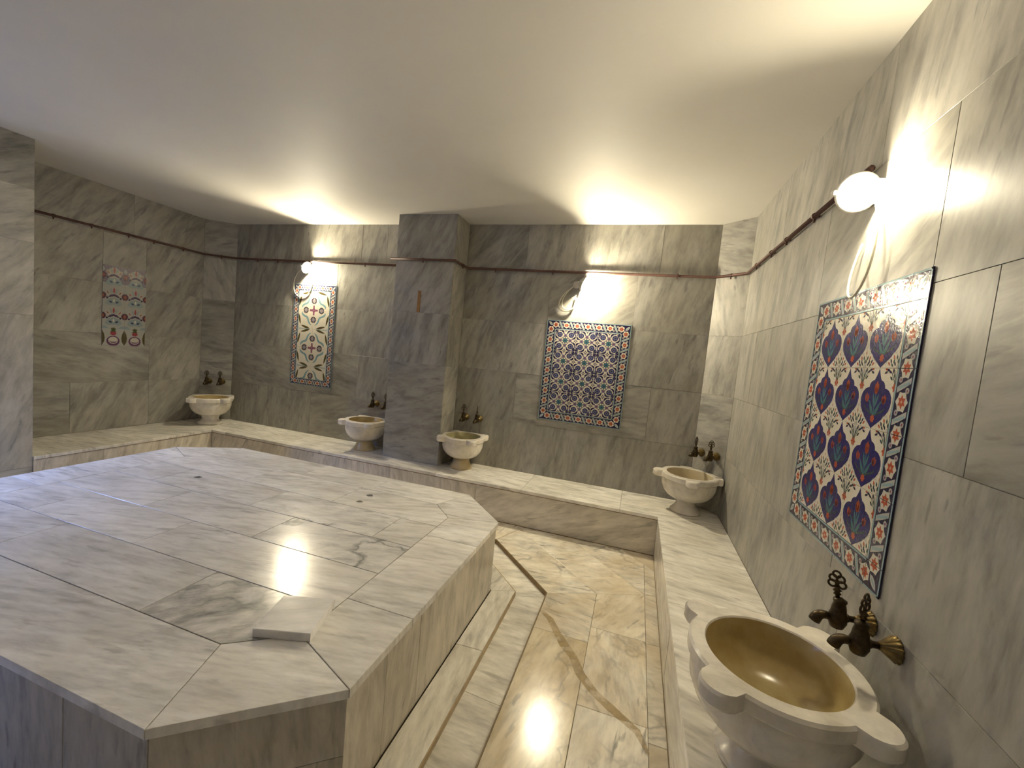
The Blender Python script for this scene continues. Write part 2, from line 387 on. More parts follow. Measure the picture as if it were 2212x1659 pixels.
def pane_mat():
    m = bpy.data.materials.new('window_glass'); m.use_nodes = True; nt = m.node_tree
    for n in list(nt.nodes):
        if n.type == 'BSDF_PRINCIPLED': nt.nodes.remove(n)
    t = N(nt, 'ShaderNodeBsdfTransparent'); gl = N(nt, 'ShaderNodeBsdfGlossy', Roughness=0.03); mx = N(nt, 'ShaderNodeMixShader', Fac=0.06)
    nt.links.new(t.outputs[0], mx.inputs[1]); nt.links.new(gl.outputs[0], mx.inputs[2])
    nt.links.new(mx.outputs[0], nt.nodes['Material Output'].inputs['Surface'])
    return m
M['pane'] = pane_mat()

# ------------------------------------------------------------------ the shell
T = 0.02          # cladding thickness
TG = 0.004        # mortar lies this deep in the joints
WT = 0.25
WL = 0.10
ceiling = struct(obj('ceiling', box_mesh('ceiling', (XL - WT, XR + WT, YN - WT, YB + WT, H, H + 0.12)), M['plaster']), 'smooth cream plastered ceiling')
wall_right = struct(obj('wall_right', box_mesh('wall_right', (XR + TG, XR + WT, YN - WT, YB + WT, -0.1, H)), M['grout']), 'grey marble wall with the ogee tile panel')
wall_back = struct(obj('wall_back', box_mesh('wall_back', (XL - WT, XR + WT, YB + TG, YB + WT, -0.1, H)), M['grout']), 'grey marble wall behind the pillar')
wall_left = struct(obj('wall_left', box_mesh('wall_left',
    (XL - WL, XL - TG, YN - WT, YB + WT, -0.1, WIN_Z0), (XL - WL, XL - TG, YN - WT, YB + WT, WIN_Z1, H),
    (XL - WL, XL - TG, YN - WT, WIN_Y0, WIN_Z0, WIN_Z1), (XL - WL, XL - TG, WIN_Y1, YB + WT, WIN_Z0, WIN_Z1)), M['grout']), 'grey marble wall with the window and the palmette tiles')
wall_near = struct(obj('wall_near', box_mesh('wall_near', (XL - WT, XR + WT, YN - WT, YN - TG, -0.1, H)), M['grout']), 'grey marble wall opposite the pillar')
floor = struct(obj('floor', box_mesh('floor', (XL - WT, XR + WT, YN - WT, YB + WT, -0.2, -0.055)), M['grout_brown']), 'veined marble floor with a gutter around the platform')

def clad(plane, rows, joints, parent, u0, u1, veins=(66,), tones=None, mat=None, jitter=6, hole=None, t=T):
    mat = mat or M['wall']
    for ri in range(len(rows) - 1):
        us = [u0] + sorted(j for j in joints.get(ri, []) if u0 < j < u1) + [u1]
        for k in range(len(us) - 1):
            v = veins[ri % len(veins)] if not isinstance(veins, dict) else veins.get((ri, k), veins.get(ri, veins.get('d', 66)))
            tone = None if tones is None else tones.get((ri, k))
            pieces = [rect(us[k], us[k + 1], rows[ri], rows[ri + 1])]
            if hole:
                a, b, c, d = hole
                r_ = pieces[0]
                if us[k] < b and us[k + 1] > a and rows[ri] < d and rows[ri + 1] > c:
                    pieces = []
                    U0, U1, V0, V1 = us[k], us[k + 1], rows[ri], rows[ri + 1]
                    if V1 > d: pieces.append(rect(U0, U1, d, V1))
                    if V0 < c: pieces.append(rect(U0, U1, V0, c))
                    m0, m1 = max(V0, c), min(V1, d)
                    if U0 < a: pieces.append(rect(U0, a, m0, m1))
                    if U1 > b: pieces.append(rect(b, U1, m0, m1))
            for p in pieces:
                slab(plane, p, parent, mat, vein=v + random.uniform(-jitter, jitter), tone=tone, t=t)

# right wall: u = -y
clad(P_RIGHT, ROWS, {0: [1.15, 2.25, 3.2, 4.2], 1: [0.80, 2.14, 3.1, 4.1], 2: [0.65, 1.69, 2.685, 3.6, 4.4], 3: [1.655, 2.445, 3.4, 4.3], 4: [0.95, 2.05, 3.1, 4.2]},
     wall_right, CRY, -YN, veins={'d': 80, 0: 76, 1: 84, 2: 84, 3: 80, 4: 74, (2, 3): 15, (1, 2): 78, (3, 1): 35}, tones={(2, 3): -0.1, (0, 0): -.1})
# back wall, both sides of the pillar: u = x
clad(P_BACK, ROWS, {0: [-1.45], 1: [-1.91, -0.635], 2: [-1.65, -0.865], 3: [-1.655, -0.858], 4: [-1.92, -1.28, -0.68]},
     wall_back, PIL1, XR - CR, veins={'d': 78, 0: 82, (1, 1): 8, (2, 0): 72, (3, 0): 60, (3, 1): 40, (4, 0): 58}, tones={(3, 0): -.2, (2, 2): -.3, (4, 0): -.3, (1, 1): -.2, (4, 3): -.3})
clad(P_BACK, ROWS, {0: [-4.40], 1: [-3.775], 2: [-4.71, -4.12], 3: [-4.71, -4.12], 4: [-4.46, -3.82, -3.50]},
     wall_back, XL + CL, PIL0, veins={'d': 80, (1, 0): -12, (0, 1): 10, (1, 1): 84, (4, 1): 70, (3, 2): 76}, tones={(3, 0): -.5, (2, 0): -.45, (1, 0): -.5, (0, 0): -.5, (0, 1): -.6, (3, 2): -.4, (1, 1): -.5})
# left wall: u = y (in front of and behind the pier, round the window)
clad(P_LEFT, ROWS, {0: [-1.41, -0.745], 1: [-0.75], 2: [-1.176, -0.80], 3: [-1.176, -0.80], 4: [-0.92]},
     wall_left, PIER1, -CLY, veins={'d': 58, (1, 0): -8, (0, 0): 4, (3, 0): 62, (2, 0): 66}, tones={(1, 0): -.4, (0, 0): -.3, (0, 1): .3, (3, 2): .2, (2, 0): .2, (3, 0): .3, (1, 1): .3, (0, 2): .1, (4, 0): .1, (4, 1): .1})
clad(P_LEFT, [0.0] + ROWS, {0: [-3.3, -4.3], 1: [-3.2, -4.2], 2: [-2.9, -4.0], 3: [], 4: [-4.3], 5: [-3.4, -4.4]},
     wall_left, YN, PIER0, hole=(WIN_Y0, WIN_Y1, WIN_Z0, WIN_Z1))
clad(P_NEAR, [0.0] + ROWS, {0: [1, 2, 3, 4, 5], 1: [.6, 1.6, 2.7, 3.6, 4.8], 2: [1.1, 2.2, 3.2, 4.1, 5.2], 3: [.7, 1.7, 2.6, 3.7, 4.7], 4: [1.2, 2.1, 3.3, 4.4, 5.3], 5: [.8, 1.9, 2.9, 4.0, 5.0]}, wall_near, 0.0, -XL)

# chamfered corners
def corner(name, p, q, veins, tones, label):
    pl, w = wall_plane(p, q)
    n2 = Vector((-(q[1] - p[1]), q[0] - p[0], 0)).normalized()     # away from the room
    bm = bmesh.new()
    P3 = [Vector((*p, 0)) + n2 * TG, Vector((*q, 0)) + n2 * TG, Vector((*q, 0)) + n2 * (T + 0.03), Vector((*p, 0)) + n2 * (T + 0.03)]
    lo = [bm.verts.new((v.x, v.y, ZB + 0.001)) for v in P3]; hi = [bm.verts.new((v.x, v.y, H)) for v in P3]
    bm.faces.new(lo[::-1]); bm.faces.new(hi)
    for i in range(4): bm.faces.new((lo[i], lo[(i + 1) % 4], hi[(i + 1) % 4], hi[i]))
    o = struct(obj(name, bm_mesh(name, bm), M['grout']), label)
    clad(pl, ROWS, {}, o, 0.0, w, veins=veins, tones=tones)
    return pl, w, o
P_CL, W_CL, wall_cl = corner('wall_corner_left', (XL, -CLY), (XL + CL, 0), {'d': 0, 3: 105, 2: -4, 1: -2, 0: 3, 4: 8}, {(3, 0): .5, (2, 0): -.9, (1, 0): -.6, (4, 0): .1, (0, 0): -.3}, 'narrow slanted marble wall beside the palmette tiles')
P_CR, W_CR, wall_cr = corner('wall_corner_right', (XR - CR, 0), (XR, -CRY), {'d': 80, 1: 8, 4: -10, 3: 100, 2: 84, 0: 60}, {(3, 0): .45, (2, 0): .35, (1, 0): -.1, (4, 0): -.5}, 'narrow slanted marble wall beside the ogee tile panel')

# pillar standing on the bench against the back wall
pillar = struct(obj('wall_pillar', box_mesh('wall_pillar', (PIL0 + TG, PIL1 - TG, PILF + TG, -0.001, ZB, H)), M['grout']), 'square grey marble pillar on the bench')
P_PF = Plane((0, PILF, 0), (1, 0, 0), (0, 0, 1))
clad(P_PF, [ZB, 1.31, 1.81, 2.31, H], {}, pillar, PIL0, PIL1, veins={0: 10, 1: 78, 2: 62, 3: 66}, tones={(0, 0): -.35, (1, 0): -.2, (2, 0): 0, (3, 0): -.5}, jitter=2)
P_PR = Plane((PIL1, 0, 0), (0, 1, 0), (0, 0, 1))
clad(P_PR, ROWS, {}, pillar, PILF + T, -0.001, veins={0: 60, 1: 40, 2: 80, 3: 70, 4: 120}, tones={(k, 0): .5 for k in range(5)}, t=T - 0.001)
P_PL = Plane((PIL0, 0, 0), (0, -1, 0), (0, 0, 1))
clad(P_PL, ROWS, {}, pillar, 0.001, -PILF - T, t=T - 0.001)

# pier on the left wall
pier = struct(obj('wall_pier', box_mesh('wall_pier', (XL + 0.001, PIERX - TG, PIER0 + TG, PIER1 - TG, -0.05, H)), M['grout']), 'pale marble pier beside the palmette tiles')
P_PIER = Plane((PIERX, 0, 0), (0, 1, 0), (0, 0, 1))
clad(P_PIER, [-0.05, 0.245, 1.44, 1.99, 2.385, H], {}, pier, PIER0, PIER1, veins={0: 0, 1: 70, 2: 60, 3: 20, 4: 30}, tones={(0, 0): 1.0, (1, 0): 1.4, (2, 0): 1.5, (3, 0): 1.6, (4, 0): -.8})
P_PIF = Plane((0, PIER0, 0), (1, 0, 0), (0, 0, 1))
clad(P_PIF, [-0.05, 0.245, 1.44, 1.99, 2.385, H], {}, pier, XL + 0.001, PIERX - T, t=T)
P_PIB = Plane((0, PIER1, 0), (-1, 0, 0), (0, 0, 1))
clad(P_PIB, [-0.05, 0.245, 1.44, 1.99, 2.385, H], {}, pier, -(PIERX - T), -(XL + 0.001), t=T)

# window in the left wall (daylight)
window = struct(empty('window_1', (XL - 0.06, (WIN_Y0 + WIN_Y1) / 2, WIN_Z0)), 'small high window in the marble wall')
bm = bmesh.new()
hy, hz = (WIN_Y1 - WIN_Y0) / 2, WIN_Z1 - WIN_Z0
for b in ((-.03, .03, -hy, hy, 0, .045), (-.03, .03, -hy, hy, hz - .045, hz), (-.03, .03, -hy, -hy + .045, .045, hz - .045), (-.03, .03, hy - .045, hy, .045, hz - .045), (-.025, .025, -.02, .02, .045, hz - .045)):
    add_box(bm, *b)
obj('window_frame', bm_mesh('window_frame', bm), M['frame'], window)
for s in (-1, 1):
    y0, y1 = sorted((s * .02, s * (hy - .045)))
    obj('pane', box_mesh('pane', (-.003, .003, y0, y1, .045, hz - .045)), M['pane'], window)
portal = bpy.data.lights.new('window_portal', 'AREA'); portal.shape = 'RECTANGLE'; portal.size = 2 * hy; portal.size_y = hz
portal.cycles.is_portal = True
po = bpy.data.objects.new('window_portal', portal); COL.objects.link(po)
po.matrix_world = Matrix(((0, 0, -1, XL - 0.115), (1, 0, 0, (WIN_Y0 + WIN_Y1) / 2), (0, -1, 0, (WIN_Z0 + WIN_Z1) / 2), (0, 0, 0, 1)))

# added wall outside the window, never in view, holds back the low sky light
struct(obj('wall_sky_blocker', box_mesh('wall_sky_blocker', (XL - 1.25, XL - 1.05, YN - 1.5, YB + 0.5, -0.2, 2.30)), M['plaster']), 'added unseen plastered wall outside the window, blocking low sky light')

# ------------------------------------------------------------------ platform
OUT = [(-1.485, -1.532), (-1.834, -1.176), (-4.012, -1.176), (-4.418, -1.457), (-4.418, -2.93), (-4.03, -3.225), (-1.875, -3.228), (-1.485, -2.920)]
INN = [(-1.790, -1.622), (-1.954, -1.462), (-3.920, -1.460), (-4.105, -1.600), (-4.105, -2.800), (-3.900, -2.925), (-1.990, -2.935), (-1.790, -2.795)]
OUT_CCW, INN_CCW = OUT, INN
assert area(OUT) > 0
platform = tag(empty('marble_platform', (-2.95, -2.2, 0)), 'large octagonal white marble platform in the middle of the bath', 'platform')
TT = 0.03
def ring_poly(poly, d): return inset(poly, -d)
def prism(name, poly, z0, z1, mat, parent):
    n = len(poly)
    me = mesh_from(name, [(x, y, z0) for x, y in poly] + [(x, y, z1) for x, y in poly],
                   [tuple(range(n))[::-1], tuple(range(n, 2 * n))] + [(i, (i + 1) % n, n + (i + 1) % n, n + i) for i in range(n)])
    return obj(name, me, mat, parent)
def keep(o, parent):
    o.parent = parent; o.matrix_parent_inverse = Matrix.Translation(-Vector(parent.location))
core = prism('core', inset(OUT, 0.016), -0.05, ZP - 0.004, M['grout_brown'], None); keep(core, platform)
class Hold:            # lets slab() parent to an empty that is not at the origin
    pass
def pslab(plane, poly, mat, **kw):
    o = slab(plane, poly, None, mat, **kw)
    if o: keep(o, platform)
    return o
# border slabs
def lerp(a, b, t): return (a[0] + (b[0] - a[0]) * t, a[1] + (b[1] - a[1]) * t)
bj = {7: [(-1.485, -1.788, 'y', [-1.895, -2.555])], }
def border(i, cuts, axis, tones=()):
    a, b = OUT[i], OUT[(i + 1) % 8]; c, d = INN[(i + 1) % 8], INN[i]
    quad = [a, b, c, d]
    ks = [None] + cuts + [None]
    for k in range(len(ks) - 1):
        p = quad
        lo, hi = ks[k], ks[k + 1]
        if lo is not None: p = clip(p, -1 if axis == 0 else 0, -1 if axis == 1 else 0, -lo)
        if hi is not None: p = clip(p, 1 if axis == 0 else 0, 1 if axis == 1 else 0, hi)
        pslab(P_PLAT, p, M['top'], t=TT, gap=0.0016, bev=0.0010, lift=0.0, vein=random.uniform(0, 14), tone=(tones[k] if k < len(tones) else None))
border(0, [], 0, (-.5,)); border(1, [-3.09, -2.48], 0, (-.1, .3, .2)); border(2, [], 0, (.2,)); border(3, [-2.42], 1, (.1, .1)); border(4, [], 0)
border(5, [-3.25], 0, (.0, -.1)); border(6, [], 0, (.1,)); border(7, [-2.555, -1.895], 1, (.0, .15, .25))
# inner rows
RY = [-1.461, -1.77, -2.06, -2.345, -2.635, -2.93]
RJ = [[-3.3, -2.55], [-3.75, -2.9, -2.035], [-3.36, -2.55], [-3.75, -2.94], [-3.40, -2.395]]
RM = {(2, 2): 'top_crack', (1, 2): 'top_crack', (4, 2): 'top_grey', (0, 2): 'top', (2, 1): 'top'}
for r in range(5):
    xs = [-4.2] + RJ[r] + [-1.7]
    for k in range(len(xs) - 1):
        p = clip_convex(rect(xs[k], xs[k + 1], RY[r + 1] - (0.02 if r == 4 else 0), RY[r] + (0.02 if r == 0 else 0)), INN)
        kind = RM.get((r, k), 'top')
        pslab(P_PLAT, p, M[kind], t=TT, gap=0.0024, bev=0.0006, lift=random.uniform(-.0004, 0), vein=(42 if kind == 'top_grey' else random.uniform(4, 20)), tone=(-.35 if kind == 'top_grey' else random.uniform(-.35, .2)))
# upright faces
def face(i, cuts, rows=None, tone=None):
    a, b = OUT[i], OUT[(i + 1) % 8]
    # seen from outside, left to right is from b to a for a counter-clockwise outline reversed
    pl = Plane((a[0], a[1], 0), (b[0] - a[0], b[1] - a[1], 0), (0, 0, 1))
    off = 0.012
    w = math.hypot(b[0] - a[0], b[1] - a[1])
    rows = rows or [-0.002, ZP - TT]
    us = [off * 0.42] + cuts + [w - off * 0.42]
    pl = Plane(Vector((a[0], a[1], 0)) - pl.Z * off, pl.X, pl.Y)
    for r in range(len(rows) - 1):
        for k in range(len(us) - 1):
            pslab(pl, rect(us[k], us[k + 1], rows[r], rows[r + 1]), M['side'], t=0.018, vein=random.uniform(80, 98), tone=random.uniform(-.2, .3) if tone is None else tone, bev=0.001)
face(7, [-1.935 - -2.92 + 0.0 - 0.0 if False else (2.92 - 2.70), (2.92 - 2.46), (2.92 - 1.935)])
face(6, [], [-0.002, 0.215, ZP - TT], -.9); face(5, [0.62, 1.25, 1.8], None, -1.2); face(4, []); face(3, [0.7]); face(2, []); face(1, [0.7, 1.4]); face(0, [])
# low step round the platform
STEP, GUT = 0.135, 0.327
SO, GO = ring_poly(OUT, STEP), ring_poly(OUT, GUT)
def ring_side(inner, outer, i, cuts_t, plane, mat, add, t, **kw):
    a, b = outer[i], outer[(i + 1) % 8]; c, d = inner[(i + 1) % 8], inner[i]
    ts = [0.0] + cuts_t + [1.0]
    for k in range(len(ts) - 1):
        add(plane, [lerp(a, b, ts[k]), lerp(a, b, ts[k + 1]), lerp(d, c, ts[k + 1]), lerp(d, c, ts[k])], mat, t=t, **kw)
for i in range(8):
    cuts = {7: [0.665 if False else 0.62], 1: [.35, .7], 5: [.35, .7], 3: [.5]}.get(i, [])
    ring_side(inset(OUT, 0.008), SO, i, cuts, P_FLOOR, M['bench'], lambda *a, **k: pslab(*a, **k), 0.05, vein=random.uniform(80, 100), tone=random.uniform(-.2, .2), bev=0.002)

# ------------------------------------------------------------------ floor slabs
def fslab(poly, tone=None, vein=None, mat='floor', plane=P_FLOOR, t=0.03):
    return slab(plane, poly, floor, M[mat], t=t, gap=0.001, bev=0.0015, vein=vein if vein is not None else random.uniform(60, 100), tone=tone)
P_GUT = Plane((0, 0, -0.032), (1, 0, 0), (0, 1, 0))
for i in range(8):
    cuts = {7: [0.47], 1: [.33, .66], 5: [.3, .6], 3: [.5]}.get(i, [])
    ring_side(SO, GO, i, cuts, P_GUT, M['bench'], lambda pl, p, m, t, **k: slab(pl, p, floor, m, t=t, gap=.0012, **k), 0.02, vein=random.uniform(-10, 20), tone=0.25)
# brown mortar lip of the gutter and ochre riser of the step
def lip(name, outer, inner, z0, z1, mat):
    n = len(outer)
    vs = [(x, y, z0) for x, y in outer] + [(x, y, z0) for x, y in inner] + [(x, y, z1) for x, y in outer] + [(x, y, z1) for x, y in inner]
    fs = []
    for i in range(n):
        j = (i + 1) % n
        fs += [(i, j, 2 * n + j, 2 * n + i), (n + j, n + i, 3 * n + i, 3 * n + j), (2 * n + i, 2 * n + j, 3 * n + j, 3 * n + i), (j, i, n + i, n + j)]
    return obj(name, mesh_from(name, vs, fs), mat)
l1 = lip('gutter_lip', GO, ring_poly(OUT, GUT - 0.006), -0.05, -0.0015, M['grout_lip']); l1.parent = floor; l1['label'] = 'brown mortar edge of the gutter'
l2 = lip('step_riser', ring_poly(OUT, STEP + 0.004), SO, -0.05, -0.002, M['ochre_lip']); keep(l2, platform); l2['label'] = 'ochre stained riser of the step'
gx, gy0, gy1 = GO[0][0], GO[7][1], GO[0][1]
_o = [(XR, GO[0][1]), (GO[1][0], YB), (GO[2][0], YB), (XL, GO[3][1]), (XL, GO[4][1]), (GO[5][0], YN), (GO[6][0], YN), (XR, GO[7][1])]
_k = [(XR, YB), (XL, YB), (XL, YN), (XR, YN)]
_v = [(x, y, -0.004) for x, y in GO + _o + _k]
obj('mortar_bed', mesh_from('mortar_bed', _v, [(0, 8, 16, 9, 1), (1, 9, 10, 2), (2, 10, 17, 11, 3), (3, 11, 12, 4), (4, 12, 18, 13, 5), (5, 13, 14, 6), (6, 14, 19, 15, 7), (7, 15, 8, 0)]), M['grout_brown'], floor)
# right strip of the floor
FB = -4.9
mit = lambda p: clip(p, -0.4364, 1.0, -0.4364 * GO[0][0] + GO[0][1])        # below the mitre line
def col(x0, x1, ys, tones, veins, mats=None):
    for k in range(len(ys) - 1):
        p = rect(x0, x1, ys[k + 1], ys[k])
        p = mit(p)
        fslab(p, tones[k % len(tones)], veins[k % len(veins)], (mats[k] if mats else 'floor'))
col(GO[0][0], -0.857, [-0.8, -1.76, -2.78, -3.6, YN], [0.1, -.15, .1, .0], [-12, 78, 80, 60], ['floor', 'floor_gold', 'floor', 'floor'])
col(-0.857, -0.557, [-0.8, -1.62, -2.18, -2.85, -3.6, YN], [.1, .35, .15, 0, .1], [60, 95, 82, 70, 80])
col(-0.557, BR, [-0.8, -1.63, -2.25, -3.0, -3.9, YN], [-.1, -.1, 0, .1, 0], [-15, 10, 20, 0, 10])
# diagonal corner by the gutter
dia = [(GO[0][0], GO[0][1]), (BR, GO[0][1] + 0.4364 * (BR - GO[0][0])), (BR, BK), (GO[1][0] + 0.4142 * (BK - GO[1][1]), BK), (GO[1][0], GO[1][1])]
s0 = GO[0][0] + GO[0][1]
bands = [s0 - 0.01, -2.13, -1.69, -1.26, -0.5]
for k in range(4):
    p = clip(clip(dia, -1, -1, -bands[k]), 1, 1, bands[k + 1])
    if k == 2:
        fslab(clip(p, 1, 0, -0.557), .0, 10); fslab(clip(p, -1, 0, 0.557), -.05, -10)
    elif k == 1:
        fslab(clip(p, 1, -1, -0.33), .25, 12); fslab(clip(p, -1, 1, 0.33), .35, 20)
    elif k == 0:
        fslab(p, .2, 14)
    else:
        fslab(p, .15, -28)
# far, left and near strips (mostly hidden by the platform)
far = rect(BL, GO[1][0] + 0.4142 * 0.0, GO[1][1], BK)
xs = [BL, -4.7, -4.1, -3.5, -2.9, -2.3]
for k in range(5): fslab(rect(xs[k], xs[k + 1], GO[1][1], BK))
fslab([(-2.3, GO[1][1]), (GO[1][0], GO[1][1]), (GO[1][0] + 0.4142 * (BK - GO[1][1]), BK), (-2.3, BK)])
ys = [GO[1][1], -1.5, -2.1, -2.7, -3.3]
left_zone = rect(BL, GO[3][0], -3.6, GO[1][1])
for k in range(4): fslab(rect(BL, GO[3][0], ys[k + 1], ys[k]))
for a, b, c in ((GO[2], GO[3], (GO[3][0], GO[2][1])),): fslab([a, c, b] if area([a, c, b]) > 0 else [a, b, c])
for a, b, c in ((GO[4], GO[5], (GO[4][0], GO[5][1])),): fslab([a, b, c])
for a, b, c in ((GO[6], GO[7], (GO[7][0], GO[6][1])),): fslab([a, c, b])
for x0, x1 in ((XL, -5.257), (-5.257, -4.745), (-4.745, -3.9), (-3.9, -2.9), (-2.9, -2.0), (-2.0, GO[7][0])):
    fslab(rect(x0, x1, -4.4, GO[5][1])); fslab(rect(x0, x1, YN, -4.4))
fslab(rect(BL, GO[4][0], GO[5][1], -3.3)); fslab(rect(XL, BL, GO[5][1], PIER0))

# water-worn ochre trail on the floor slabs
pts = [(-1.150, -1.600), (-1.085, -1.655), (-1.03, -1.745), (-0.975, -1.83), (-0.915, -1.90), (-0.865, -2.00), (-0.79, -2.085), (-0.70, -2.15), (-0.60, -2.215), (-0.56, -2.30)]
wid = [.012, .019, .020, .026, .022, .024, .021, .022, .016, .008]
L_, R_ = [], []
for i, p in enumerate(pts):
    a, b = pts[max(0, i - 1)], pts[min(len(pts) - 1, i + 1)]
    d = Vector((b[0] - a[0], b[1] - a[1])).normalized()
    L_.append((p[0] - d.y * wid[i], p[1] + d.x * wid[i], 0.0012)); R_.append((p[0] + d.y * wid[i], p[1] - d.x * wid[i], 0.0012))
nn = len(pts)
obj('water_stain', mesh_from('water_stain', L_ + R_, [(i + 1, i, nn + i, nn + i + 1) for i in range(nn - 1)]), M['stain'], floor)['label'] = 'ochre water trail across the floor slabs'

# ------------------------------------------------------------------ benches along three walls
bench = tag(empty('marble_bench', (-2.9, -0.25, 0)), 'low marble bench running along the walls under the basins', 'bench')
def bkeep(o): keep(o, bench); return o
bt = 0.026
bkeep(obj('core', box_mesh('core', (XL, XR, BK + 0.022, YB, -0.05, ZB - bt - .001), (BR + 0.022, XR, YN, BK + 0.022, -0.05, ZB - bt - .001), (XL, BL - 0.022, PIER1 + .004, BK + 0.022, -0.05, ZB - bt - .001)), M['grout']))
def bslab(pl, poly, mat='bench', **kw):
    o = slab(pl, poly, None, M[mat], **kw)
    if o: bkeep(o)
    return o
nose = 0.006
def chcut(p):
    p = clip(p, -1 / CL, 1 / CLY, (-XL) / CL - 1)          # left corner chamfer
    p = clip(p, 1 / CR, 1 / CRY, (XR) / CR - 1 + 0.0 if False else -1 + 0.0 + 0)  # placeholder replaced below
    return p
def chamfer_clip(p):
    # keep the room side of both slanted corner walls
    def side(p0, p1, poly):
        nx, ny = -(p1[1] - p0[1]), p1[0] - p0[0]
        return clip(poly, nx, ny, nx * p0[0] + ny * p0[1])
    p = side((XL, -CLY), (XL + CL, 0), p)
    return side((XR - CR, 0), (XR, -CRY), p)
bx = [XL, -5.05, -4.25, -3.35, -2.45, -1.62, -0.78, XR]
for k in range(7):
    bslab(P_BENCH, chamfer_clip(rect(bx[k], bx[k + 1], BK - nose, YB)), t=bt, vein=random.uniform(-6, 8), tone=[-.2, -.35, -.15, -.25, .2, .15, .3][k], bev=.002)
by = [BK - nose, -1.75, -2.95, -4.1, YN]
for k in range(4):
    bslab(P_BENCH, rect(BR - nose, XR, by[k + 1], by[k]), t=bt, vein=random.uniform(-22, -8), tone=[.1, .0, -.1, 0][k], bev=.002)
for a, b in ((PIER1 + .002, -1.2), (-1.2, BK - nose)):
    bslab(P_BENCH, rect(XL, BL + nose, a, b), t=bt, vein=random.uniform(-5, 20), tone=-.4, bev=.002)
pf = Plane((0, BK, 0), (1, 0, 0), (0, 0, 1))
fx = [BL, -4.45, -3.525, -2.928, -2.036, BR]
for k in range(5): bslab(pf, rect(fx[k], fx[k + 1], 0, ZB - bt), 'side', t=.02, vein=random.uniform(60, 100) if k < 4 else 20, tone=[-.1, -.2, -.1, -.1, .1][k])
pr = Plane((BR, 0, 0), (0, -1, 0), (0, 0, 1))
fy = [-BK, 1.9, 3.2, -YN]
for k in range(3): bslab(pr, rect(fy[k], fy[k + 1], 0, ZB - bt), 'bench', t=.02, vein=random.uniform(-10, 15), tone=-.3)
plf = Plane((BL, 0, 0), (0, 1, 0), (0, 0, 1))
for a, b, tn in ((PIER1 + .002, -1.495, -.2), (-1.495, BK, .3)): bslab(plf, rect(a, b, 0, ZB - bt), 'side', t=.02, vein=random.uniform(70, 100), tone=tn)

for nm, bxs in (('mortar_joint', ((BL, BR, BK - .0025, BK + .004, ZB - bt - .007, ZB - bt), (BL, BR, BK - .0025, BK + .004, 0.0, .006))),
                ('mortar_joint', ((BR - .0025, BR + .004, YN, BK, ZB - bt - .005, ZB - bt), (BR - .0025, BR + .004, YN, BK, 0.0, .005))),
                ('mortar_joint', ((BL - .004, BL + .0025, PIER1 + .012, BK, ZB - bt - .005, ZB - bt), (BL - .004, BL + .0025, PIER1 + .012, BK, 0.0, .005)))):
    bkeep(obj(nm, box_mesh(nm, *bxs), M['grout_lip']))

# ------------------------------------------------------------------ loose slab and mineral spots on the platform
lo = obj('marble_tile', None if False else mesh_from('marble_tile', *(lambda a, h, b: (
    [(x, y, 0) for x, y in ((-a, -a), (a, -a), (a, a), (-a, a))] + [(x, y, h - b) for x, y in ((-a, -a), (a, -a), (a, a), (-a, a))] + [(x, y, h) for x, y in ((-a + b, -a + b), (a - b, -a + b), (a - b, a - b), (-a + b, a - b))],
    [(3, 2, 1, 0), (8, 9, 10, 11)] + [(k * 4 + i, k * 4 + (i + 1) % 4, (k + 1) * 4 + (i + 1) % 4, (k + 1) * 4 + i) for k in (0, 1) for i in range(4)]))(0.1, 0.03, 0.002)), M['loose'])
lo.location = (-1.8625, -2.745, ZP + 0.0008); lo.rotation_euler = (0, 0, R(17.3)); lo['vein'] = 0.3; lo['tone'] = 0.1
tag(lo, 'loose square white marble tile lying on the platform', 'tile')
for x, y, r_ in ((-3.579, -1.873, .020), (-2.40, -1.682, .018), (-2.412, -1.56, .019)):
    vs = []
    for i in range(12):
        a = i * math.pi / 6; q_ = r_ * random.uniform(.75, 1.15); vs.append((q_ * 1.25 * math.cos(a), q_ * math.sin(a), 0))
    o = obj('mineral_spot', mesh_from('mineral_spot', vs, [tuple(range(12))]), M['spot']); o.location = (x, y, ZP + 0.0013); keep(o, platform)

